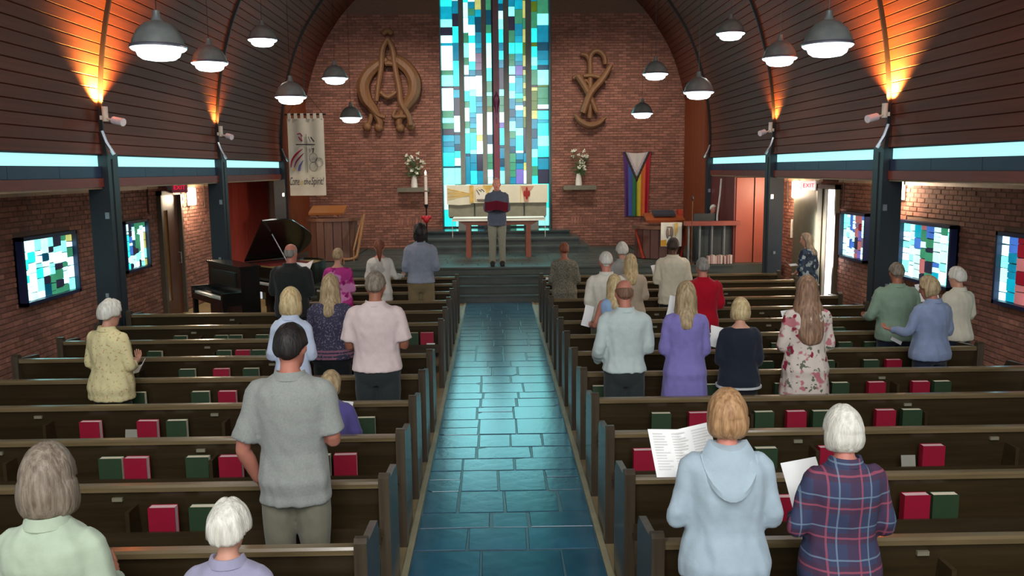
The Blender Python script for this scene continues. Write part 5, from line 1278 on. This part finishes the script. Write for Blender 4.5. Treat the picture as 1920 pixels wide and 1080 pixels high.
def make_hair(root, style, col, HD, hc, s, ck, seed):
    bm = bmn(); n = 40; m_ = hm(col)
    off = Vector((seed % 17, seed % 29, seed % 7))
    # style: thickness, front polar limit, side, back limits (deg from crown), then rings below (dz, half width, back depth) in head frame
    ST = {'short': (.013, 52, 92, 118, None), 'crop': (.011, 56, 88, 112, None), 'full': (.022, 50, 100, 124, None), 'fluffy': (.030, 48, 104, 126, None), 'rim': (.004, 200, 92, 118, None),
          'bob': (.022, 46, 100, 100, [(.0, .098, .118), (-.05, .104, .120), (-.095, .103, .112), (-.125, .094, .100), (-.14, .078, .085)]),
          'shortbob': (.024, 46, 100, 100, [(.0, .098, .118), (-.045, .100, .116), (-.085, .090, .100), (-.105, .070, .082)]),
          'long': (.018, 46, 100, 100, [(.0, .096, .116), (-.06, .100, .114), (-.12, .102, .108), (-.19, .112, .142), (-.26, .112, .172), (-.31, .100, .184), (-.335, .07, .178)]),
          'verylong': (.020, 46, 100, 100, [(.0, .098, .118), (-.06, .106, .118), (-.12, .112, .114), (-.20, .140, .142), (-.28, .160, .168), (-.36, .162, .180), (-.43, .146, .184), (-.48, .11, .178), (-.50, .06, .170)]),
          'pony': (.012, 50, 96, 112, None), 'dreads': (.020, 50, 100, 122, None), 'updo': (.026, 46, 98, 114, None)}
    th, fr, sd_, bk, low = ST[style]
    def smooth(a, b, x): t = min(1, max(0, (x - a) / (b - a))); return t * t * (3 - 2 * t)
    def lim(ph):     # ph: 0 = back, pi = front
        c = math.cos(ph)
        return bk * smooth(.1, .8, c) + sd_ * (1 - smooth(.1, .8, c)) * (1 - smooth(.25, .75, -c)) + fr * smooth(.25, .75, -c)
    rings = []; A, B, C = .077 * ck, .098, .116
    last = 90 if low else 132
    steps = list(range(6, last + 1, 6))
    for deg in steps:
        row = []
        for k in range(n):
            ph = 2 * PI * k / n; t = R(deg); L = lim(ph)
            if style == 'rim':
                ins = smooth(62, 74, deg) * (1 - smooth(L - 6, L + 6, deg)) * (1 - smooth(.15, .5, -math.cos(ph)))
            else: ins = 1 - smooth(L - 7, L + 5, deg)
            nz = noise.noise(Vector((math.cos(ph) * 5, math.sin(ph) * 5, deg * .03)) + off) * .005 + (noise.noise(Vector((math.cos(ph) * 16, math.sin(ph) * 16, deg * .02)) + off) * .004 if style != 'crop' else 0)
            if style == 'fluffy': nz *= 2.0
            k2 = max(th * .75, th + nz)
            d = Vector((math.sin(ph) * math.sin(t), -math.cos(ph) * math.sin(t), math.cos(t)))
            full = Vector((d.x * (A + k2), d.y * (B + k2), d.z * (C + k2 * .8))); inn = Vector((d.x * A, d.y * B, d.z * C)) * .86
            row.append(bm.verts.new(HD(hc + Vector((0, -.003, 0)) + inn.lerp(full, ins))))
        rings.append(row)
    if low:
        for (z, a, b) in [q for q in spline(low, 16)][1:]:
            row = []
            for k in range(n):
                ph = 2 * PI * k / n; c = math.cos(ph)
                ins = 1 - smooth(.0, .55, -c) if z > -.16 else 1 - smooth(-.25, .3, -c)
                nz = (noise.noise(Vector((math.cos(ph) * 5, math.sin(ph) * 5, z * 6)) + off) * .010 + noise.noise(Vector((math.cos(ph) * 17, math.sin(ph) * 17, z * 5)) + off) * .008) * (2.2 if style == 'verylong' and z < -.12 else 1)
                full = Vector((math.sin(ph) * (a + nz), -c * (b + nz), z)); inn = Vector((math.sin(ph) * .04, -c * .035 - (.0 if z > -.14 else .03), z))
                P = inn.lerp(full, ins)
                # lengths hang straight down rather than following the nod of the head
                q = HD(hc + Vector((P.x, P.y - .003, max(P.z, -.05))))
                if P.z < -.05: q = q + Vector((0, 0, (P.z + .05) * s)); 
                row.append(bm.verts.new(q))
            rings.append(row)
    skin(bm, rings, True)
    o = obj('hair', bm, m_, root, angle=180)
    if style == 'pony':
        b2 = bmn(); p0 = HD(hc + Vector((0, -.10, .03)))
        tube(b2, [tuple(p0), tuple(p0 + Vector((0, -.05, .0)) * s), tuple(p0 + Vector((0, -.07, -.12)) * s), tuple(p0 + Vector((.005, -.06, -.26)) * s)], [.022 * s, .04 * s, .042 * s, .012 * s], 12, 14)
        obj('ponytail', b2, m_, root)
    if style == 'updo':
        b2 = bmn(); ell(b2, HD(hc + Vector((0, -.105, .02))), (.05 * s, .04 * s, .07 * s), 14, 10); obj('bun', b2, m_, root)
    if style == 'dreads':
        b2 = bmn(); rr = random.Random(4)
        for k in range(16):
            ph = -1.1 + 2.2 * k / 15; a = Vector((math.sin(ph) * .082, -math.cos(ph) * .1, .0)); p0 = HD(hc + a); L = rr.uniform(.14, .24) * (1 - .3 * abs(ph))
            tube(b2, [tuple(p0), tuple(p0 + Vector((math.sin(ph) * .012, -.012, -L * .5)) * s), tuple(p0 + Vector((math.sin(ph) * .006, -.016, -L)) * s)], [.012 * s, .011 * s, .006 * s], 6)
        obj('dreadlocks', b2, m_, root)['kind'] = 'stuff'

T_blk = cloth('black_trousers', (34, 36, 38)); T_char = cloth('charcoal_trousers', (48, 54, 54)); T_khaki = cloth('khaki', (136, 118, 84)); T_taupe = cloth('taupe_trousers', (122, 118, 100)); T_navy = cloth('navy_trousers', (34, 40, 54)); T_olive = cloth('grey_olive', (122, 122, 108))
ST_ = .50   # standing distance in front of the pew back
RY = lambda i: ROWY(i) + ST_ + .06
person('man reading aloud from a red book on the chancel, bald, dark shirt and grey trousers', 931, 333, 17.85, ZC, 'm', 1.0, 'pink', 'rim', 'grey', cloth('slate_shirt', (74, 80, 96)), 'long', .80, T_olive, None, 'hold', (8, 0), 180)
# left block
person('man in a grey polo shirt with cropped dark hair, nearest standing on the left', 540, 605, RY(-1), 0, 'm', 1.0, 'ruddy', 'short', 'black', cloth('grey_polo', (142, 144, 138), (150, 152, 146), 90), 'short', .80, T_taupe, None, 'down', (4, -6), 0, pose2='hold')
person('white-haired woman in a yellow flowered blouse standing at the far left', 198, 560, RY(2), 0, 'f', 1.16, 'fair', 'fluffy', 'white', spots('yellow_blouse', (226, 212, 160), [((196, 166, 116), 1.0, .62), ((208, 140, 116), 1.2, .66)], 44), 'elbow', .80, T_blk, None, 'lapleft', (12, -12), -18, pose2='hold')
person('man in a pale pink short-sleeved shirt and dark trousers standing by the aisle', 702, 507, RY(2), 0, 'm', 1.12, 'tan', 'short', 'greybrown', cloth('pink_shirt', (222, 200, 196)), 'short', .92, T_char, None, 'hold', (10, 0), 0)
person('woman with long grey-blonde hair in a navy speckled top with pink hem stripes', 617, 511, RY(3), 0, 'f', 1.14, 'fair', 'long', 'ashblonde', spots('navy_speckle', (66, 62, 82), [((120, 116, 136), 1.6, .58)], 40), 'long', .90, T_blk, None, 'hold', (14, 0), 0, collar=False)
person('blonde bobbed woman in a pale blue cardigan behind the grey polo man', 542, 536, RY(2) + .02, 0, 'f', .86, 'fair', 'bob', 'blonde', cloth('pale_blue', (196, 206, 226)), 'long', .86, T_navy, None, 'hold', (12, 0), 0)
person('bald man in a black shirt holding white music, left of the middle pews', 543, 457, RY(6), 0, 'm', 1.22, 'pink', 'rim', 'grey', cloth('black_shirt', (40, 42, 42)), 'long', .82, T_blk, None, 'hold', (6, -8), -6)
person('short-haired blonde woman in a magenta patterned top', 632, 464, RY(7), 0, 'f', 1.06, 'fair', 'short', 'ashblonde', spots('magenta_top', (188, 60, 138), [((222, 140, 190), .6, .52), ((150, 30, 104), .9, .56)], 9), 'elbow', .84, T_navy, None, 'hold', (12, 0), 0, collar=False)
person('red-haired woman with a ponytail in a white jacket, elbow raised', 711, 446, RY(8) - .03, 0, 'f', .96, 'fair', 'pony', 'redbrown', spots('white_jacket', (222, 216, 204), [((190, 184, 172), .5, .56)], 8), 'long', .78, T_navy, None, 'hold', (8, 10), 0, pose2='out', collar=False)
person('man with dark locks in a grey-blue shirt and khaki trousers by the aisle', 787, 417, RY(8) + .02, 0, 'm', 1.0, 'dark', 'dreads', 'black', cloth('greyblue_shirt', (142, 150, 164)), 'long', .93, T_khaki, None, 'hold', (8, 0), 0)
person('seated woman in a purple top reading a white sheet, behind the grey polo man', 615, 711, ROWY(1) + .26, 0, 'f', 1.2, 'fair', 'shortbob', 'ashblonde', cloth('purple_top', (88, 80, 140)), 'long', .84, T_navy, None, 'high', (24, -8), 0, True, H=1.36)
person('white-haired person seated at the bottom of the picture on the left', 422, 945, ROWY(-2) + .24, 0, 'f', 1.06, 'fair', 'fluffy', 'white', cloth('lavender_grey', (150, 146, 170)), 'long', .84, T_navy, None, 'hold', (10, 0), 0, True)
person('person in a pale green top cut off by the lower left picture edge', 80, 838, ROWY(-2) + .255, 0, 'f', .95, 'tan', 'bob', 'greybrown', cloth('pale_green', (176, 190, 166)), 'long', .84, T_navy, None, 'hold', (8, 10), 0, True)
# right block
person('woman with short brown hair in a grey-olive patterned dress near the front', 1058, 453, RY(8) + .025, 0, 'f', 1.08, 'tan', 'short', 'redbrown', spots('olive_dress', (112, 106, 90), [((140, 136, 120), 1.4, .5), ((90, 88, 76), 1.0, .55)], 60), 'long', .9, None, .45, 'low', (10, 0), 0, collar=False)
person('white-haired balding man in a white shirt', 1137, 469, RY(5), 0, 'm', 1.06, 'pink', 'crop', 'white', cloth('white_shirt', (226, 218, 202)), 'long', .9, T_taupe, None, 'hold', (10, 0), 0)
person('white-haired woman behind the tall blonde woman', 1167, 452, RY(7), 0, 'f', 1.04, 'fair', 'full', 'white', cloth('grey_top', (170, 168, 160)), 'long', .86, T_navy, None, 'hold', (10, 0), 0)
person('tall blonde woman in a beige cardigan', 1183, 474, RY(6), 0, 'f', 1.08, 'fair', 'long', 'blonde', cloth('beige_cardigan', (186, 170, 148)), 'long', .84, T_navy, None, 'hold', (10, 0), 0, collar=False)
person('long-haired blonde woman in a sleeveless pale blue top, bare arm beside the aisle', 1153, 512, RY(4), 0, 'f', 1.06, 'ruddy', 'long', 'blonde', cloth('sky_top', (150, 178, 214)), 'none', .86, T_navy, None, 'side', (12, 0), 0, pose2='hold', collar=False)
person('balding man in a pale grey-green shirt and dark trousers, nearest the aisle on the right', 1172, 524, RY(2), 0, 'm', 1.02, 'ruddy', 'rim', 'brown', cloth('sage_shirt', (190, 202, 197)), 'long', .93, T_char, None, 'bent', (14, 0), 0, pose2='hold')
person('dark-haired man in a cream jacket before the lectern banner', 1262, 444, RY(7), 0, 'm', 1.06, 'dark', 'short', 'darkbrown', cloth('cream_jacket', (226, 216, 190)), 'long', .80, T_blk, None, 'hold', (10, -6), -8)
person('grey-haired man in a bright red shirt', 1319, 482, RY(5), 0, 'm', 1.10, 'pink', 'short', 'grey', cloth('red_shirt', (178, 10, 36)), 'long', .84, T_blk, None, 'hold', (10, 0), 0)
person('woman with fair shoulder-length hair in a long lavender dress', 1287, 524, RY(2) + .025, 0, 'f', 1.0, 'fair', 'long', 'ashblonde', cloth('lavender', (132, 122, 186)), 'elbow', .9, None, .40, 'narrow', (14, -8), -4, collar=False)
person('short-haired blonde woman in a navy cardigan with a white hem', 1389, 556, RY(2), 0, 'f', 1.06, 'fair', 'shortbob', 'blonde', cloth('navy_cardigan', (32, 38, 50)), 'long', .86, T_blk, None, 'narrow', (14, -12), -4, collar=False)
person('woman with very long auburn hair in a cream dress with red flowers', 1516, 514, RY(2) + .025, 0, 'f', 1.06, 'fair', 'verylong', 'longmix', spots('flower_dress', (222, 206, 194), [((196, 120, 126), .5, .56), ((150, 40, 66), .55, .61), ((104, 112, 92), 1.1, .61)], 18), 'elbow', .9, None, .35, 'hold', (8, -4), 0, collar=False)
person('woman with long grey hair in a dark flowered blouse beside the bright doorway', 1517, 434, 13.75, 0, 'f', 1.04, 'fair', 'long', 'greybrown', spots('dark_floral', (46, 60, 82), [((130, 150, 160), .8, .54), ((30, 40, 54), 1.0, .56)], 16), 'elbow', .84, T_navy, None, 'low', (14, 30), 34, collar=False)
person('man with cropped grey hair in a sage green shirt leaning on the pew at right', 1684, 489, RY(4), 0, 'm', 1.16, 'tan', 'crop', 'greybrown', cloth('sage_green', (134, 158, 136)), 'long', .84, T_navy, None, 'side', (10, -4), -6, pose2='hold')
person('ash-blonde person in a blue-grey sweater at the right edge', 1752, 514, RY(3), 0, 'f', 1.14, 'ruddy', 'shortbob', 'ashblonde', cloth('bluegrey_sweater', (134, 148, 178)), 'long', .84, T_navy, None, 'out', (18, 24), 14, collar=True, pose2='hold')
person('pale-haired person with a white booklet, half hidden at the right edge', 1800, 498, RY(4) + .02, 0, 'f', 1.04, 'fair', 'full', 'white', cloth('ivory_top', (214, 206, 186)), 'long', .86, T_navy, None, 'high', (10, 10), 12)
person('woman with strawberry-blonde bob in a pale blue hooded sweatshirt, nearest on the right', 1366, 728, RY(-2), 0, 'f', 1.12, 'pink', 'shortbob', 'strawberry', cloth('pale_hoodie', (162, 178, 188)), 'long', .84, T_navy, None, 'lapleft', (8, -4), -4, pose2='hold', collar=False)
person('white-haired person in a dark red and blue plaid shirt at bottom right', 1588, 759, RY(-2), 0, 'f', 1.06, 'pink', 'shortbob', 'white', plaid('plaid', (52, 58, 88), [(0, 7.0, .1, 0, .35, (66, 40, 66), .7), (2, 7.0, .3, 0, .35, (70, 40, 62), .7), (0, 7.0, .75, .0, .06, (150, 70, 90), .8), (2, 7.0, .15, 0, .06, (150, 70, 90), .8), (0, 7.0, .45, 0, .05, (110, 130, 150), .7), (2, 7.0, .8, 0, .05, (110, 130, 150), .7)]), 'long', .84, T_navy, None, 'lapleft', (10, 0), 0)
person('white-haired organist in black seated behind the organ rail', 1336, 383, 19.3, ZC, 'm', 1.02, 'pink', 'short', 'white', cloth('organist_black', (44, 50, 50)), 'long', .84, T_blk, None, 'hold', (16, 10), 180, True, seat=.36)

# ---- details worn
def worn(idx): return PEOPLE[idx]
byl = {p[0]['label'][:34]: p for p in PEOPLE}
def who(s_):
    for p in PEOPLE:
        if s_ in p[0]['label']: return p
# hood lying on the sweatshirt's back
pr, SH, HD, hc, s, arms = who('hooded sweatshirt')
bm = bmn(); n_ = 30; rg = []
for (rr2, zz, yy, dn) in ((.064, 1.505, .0, .0), (.086, 1.512, -.01, .02), (.108, 1.475, -.03, .07), (.120, 1.45, -.04, .115), (.128, 1.445, -.052, .145), (.128, 1.425, -.050, .155), (.116, 1.41, -.02, .15), (.09, 1.40, .0, .11)):
    row = []
    for k in range(n_):
        t = 2 * PI * k / n_; b_ = max(0, -math.sin(t)); fr_ = max(0, math.sin(t))
        q = SH((rr2 * 1.05 * math.cos(t), yy + rr2 * (.80 * math.sin(t) if math.sin(t) < 0 else .5 * math.sin(t)) - .02 * b_, zz - dn * b_ ** 1.3 + .012 * (1 - b_) - .02 * fr_))
        row.append(bm.verts.new(q))
    rg.append(row)
skin(bm, rg, True); obj('hood', bm, MATS['cloth_pale_hoodie'], pr)
# white cardigan hem and pink hem stripes
def hemband(key, z, dr, h, m_):
    pr, SH, HD, hc, s, arms = who(key); sh = [k for k in pr.children if k.name.startswith(('shirt', 'dress'))][0]
    zz = SH((0, 0, z)).z; vs = [v.co for v in sh.data.vertices if abs(v.co.z - zz) < .012]
    a = max(abs(v.x) for v in vs if abs(v.x) < .29) ; b = max(abs(v.y) for v in vs)
    bm = bmn(); rg = []
    for (d, z2) in ((-.004, -h), (dr, -h), (dr, h), (-.004, h)):
        rg.append([bm.verts.new((( min(a, .22) + d) * math.copysign(abs(math.cos(2 * PI * k / 32)) ** (2 / 2.3), math.cos(2 * PI * k / 32)), (min(b, .19) + d) * math.copysign(abs(math.sin(2 * PI * k / 32)) ** (2 / 2.3), math.sin(2 * PI * k / 32)), zz + z2)) for k in range(32)])
    rg.append(rg[0]); skin(bm, rg, False); obj('hem_band', bm, m_, pr)
hemband('navy cardigan', .868, .007, .009, mat('hem_white', (206, 206, 206), .8))
for k in range(3): hemband('navy speckled', .92 + .035 * k, .004, .009, mat('hem_pink', (156, 104, 124), .8))
# glasses-free faces; the reader's red folder and the congregation's papers
M_paper = mat('paper', (244, 242, 238), .8, var=.02); M_print = mat('printed_lines', (216, 214, 210), .8)
def sheet(label, px, py, Y, w, h, rot, fold=False, red=False, lines=0, name='paper_sheet', cat='paper'):
    p = at_y(px, py, Y); t = thing(name, label, cat, p); t.rotation_euler = tuple(R(a) for a in rot)
    bm = bmn()
    f_ = lambda u, v: Vector(((u - .5) * w, .012 * math.cos(PI * 2 * v) * (0 if fold else 1) + (abs(u - .5) * w * -.35 if fold else 0), (v - .5) * h))
    grid_sheet(bm, f_, 8, 6, .003 if not red else .008, (0, 1, 0)); obj('cover' if red else 'page', bm, mat('folder_red', (108, 14, 40), .5) if red else M_paper, t)
    if red:
        bm = bmn(); grid_sheet(bm, lambda u, v: f_(u, v) * .96 + Vector((0, .012, 0)), 8, 2, .004, (0, 1, 0)); obj('page', bm, M_paper, t)
    if lines:
        bm = bmn(); rr = random.Random(3)
        for c in range(3):
            for k in range(lines):
                u0 = .06 + c * .32; v = .9 - .8 * k / lines; u1 = u0 + rr.uniform(.14, .27)
                a = f_(u0, v); b = f_(u1, v); q = [a + Vector((0, -.002, -.003)), b + Vector((0, -.002, -.003)), b + Vector((0, -.002, .003)), a + Vector((0, -.002, .003))]
                bm.faces.new([bm.verts.new(x) for x in q])
        o = obj('printed_lines', bm, M_print, t, smooth=False); o['kind'] = 'stuff'
    return t
sheet('open red folder held by the man reading on the chancel', 931, 385, 17.41, .47, .21, (26, 2, 0), True, True, name='folder', cat='folder')
RYp = lambda i: RY(i) + .30
sheet('large open white bulletin held by the woman in the pale blue hooded sweatshirt', 1279, 849, RYp(-2) - .02, .30, .24, (-38, -6, 0), True, lines=14)
sheet('white sheet held low by the white-haired person in plaid', 1508, 903, RYp(-2) - .04, .17, .22, (-32, -14, -10), False, lines=0)
sheet('white sheet held up by the blonde woman in navy', 1349, 632, RYp(2) - .08, .17, .20, (-30, 14, 0), False)
sheet('white sheet held by the woman in the flowered dress', 1490, 602, RYp(2) - .04, .20, .22, (-20, -8, 0), False, lines=8)
sheet('white sheet read by the seated woman in purple', 641, 772, ROWY(1) + .55, .15, .17, (-25, 6, 0), False)
sheet('white music held by the bald man in black', 571, 503, RYp(6) - .06, .26, .17, (-48, -8, -20), True)
sheet('white booklet held by the yellow blouse woman', 264, 690, RYp(2) - .1, .16, .10, (-50, -32, -30), True)
sheet('white booklet held out by the woman beside the doorway', 1480, 497, 14.0, .30, .06, (-60, 16, 30), True)
sheet('white sheet left of the sage green shirt man', 1645, 566, RYp(4) - .1, .12, .10, (-40, 20, 0), False)
sheet('white booklet open between the green shirt man and the right edge', 1735, 548, RYp(4) - .05, .22, .20, (-20, -10, 0), True)
sheet('narrow white leaflet in the hand of the person in the blue-grey sweater', 1680, 637, RYp(3) - .06, .15, .05, (-50, 26, 20), False)
sheet('white sheet held up beside the lavender dress', 1262, 580, RYp(2) - .04, .10, .24, (-14, 14, 0), False)
sheet('white sheet held low left of the bare-armed blonde woman', 1102, 592, RYp(4) + .10, .10, .24, (-20, 16, 0), False)
sheet('white sheet held by the man in the cream jacket', 1233, 505, RYp(7) - .06, .16, .16, (-30, -10, 0), False)
sheet('pink-edged white booklet held low by the woman in olive', 1031, 522, RYp(8) - .12, .12, .05, (-50, 10, 0), False)

# the small gathered things of the last row: nothing else hides in the pews
for o in list(bpy.data.objects):
    if '_s' in o: del o['_s']
for me in [m for m in bpy.data.meshes if m.users == 0]: bpy.data.meshes.remove(me)
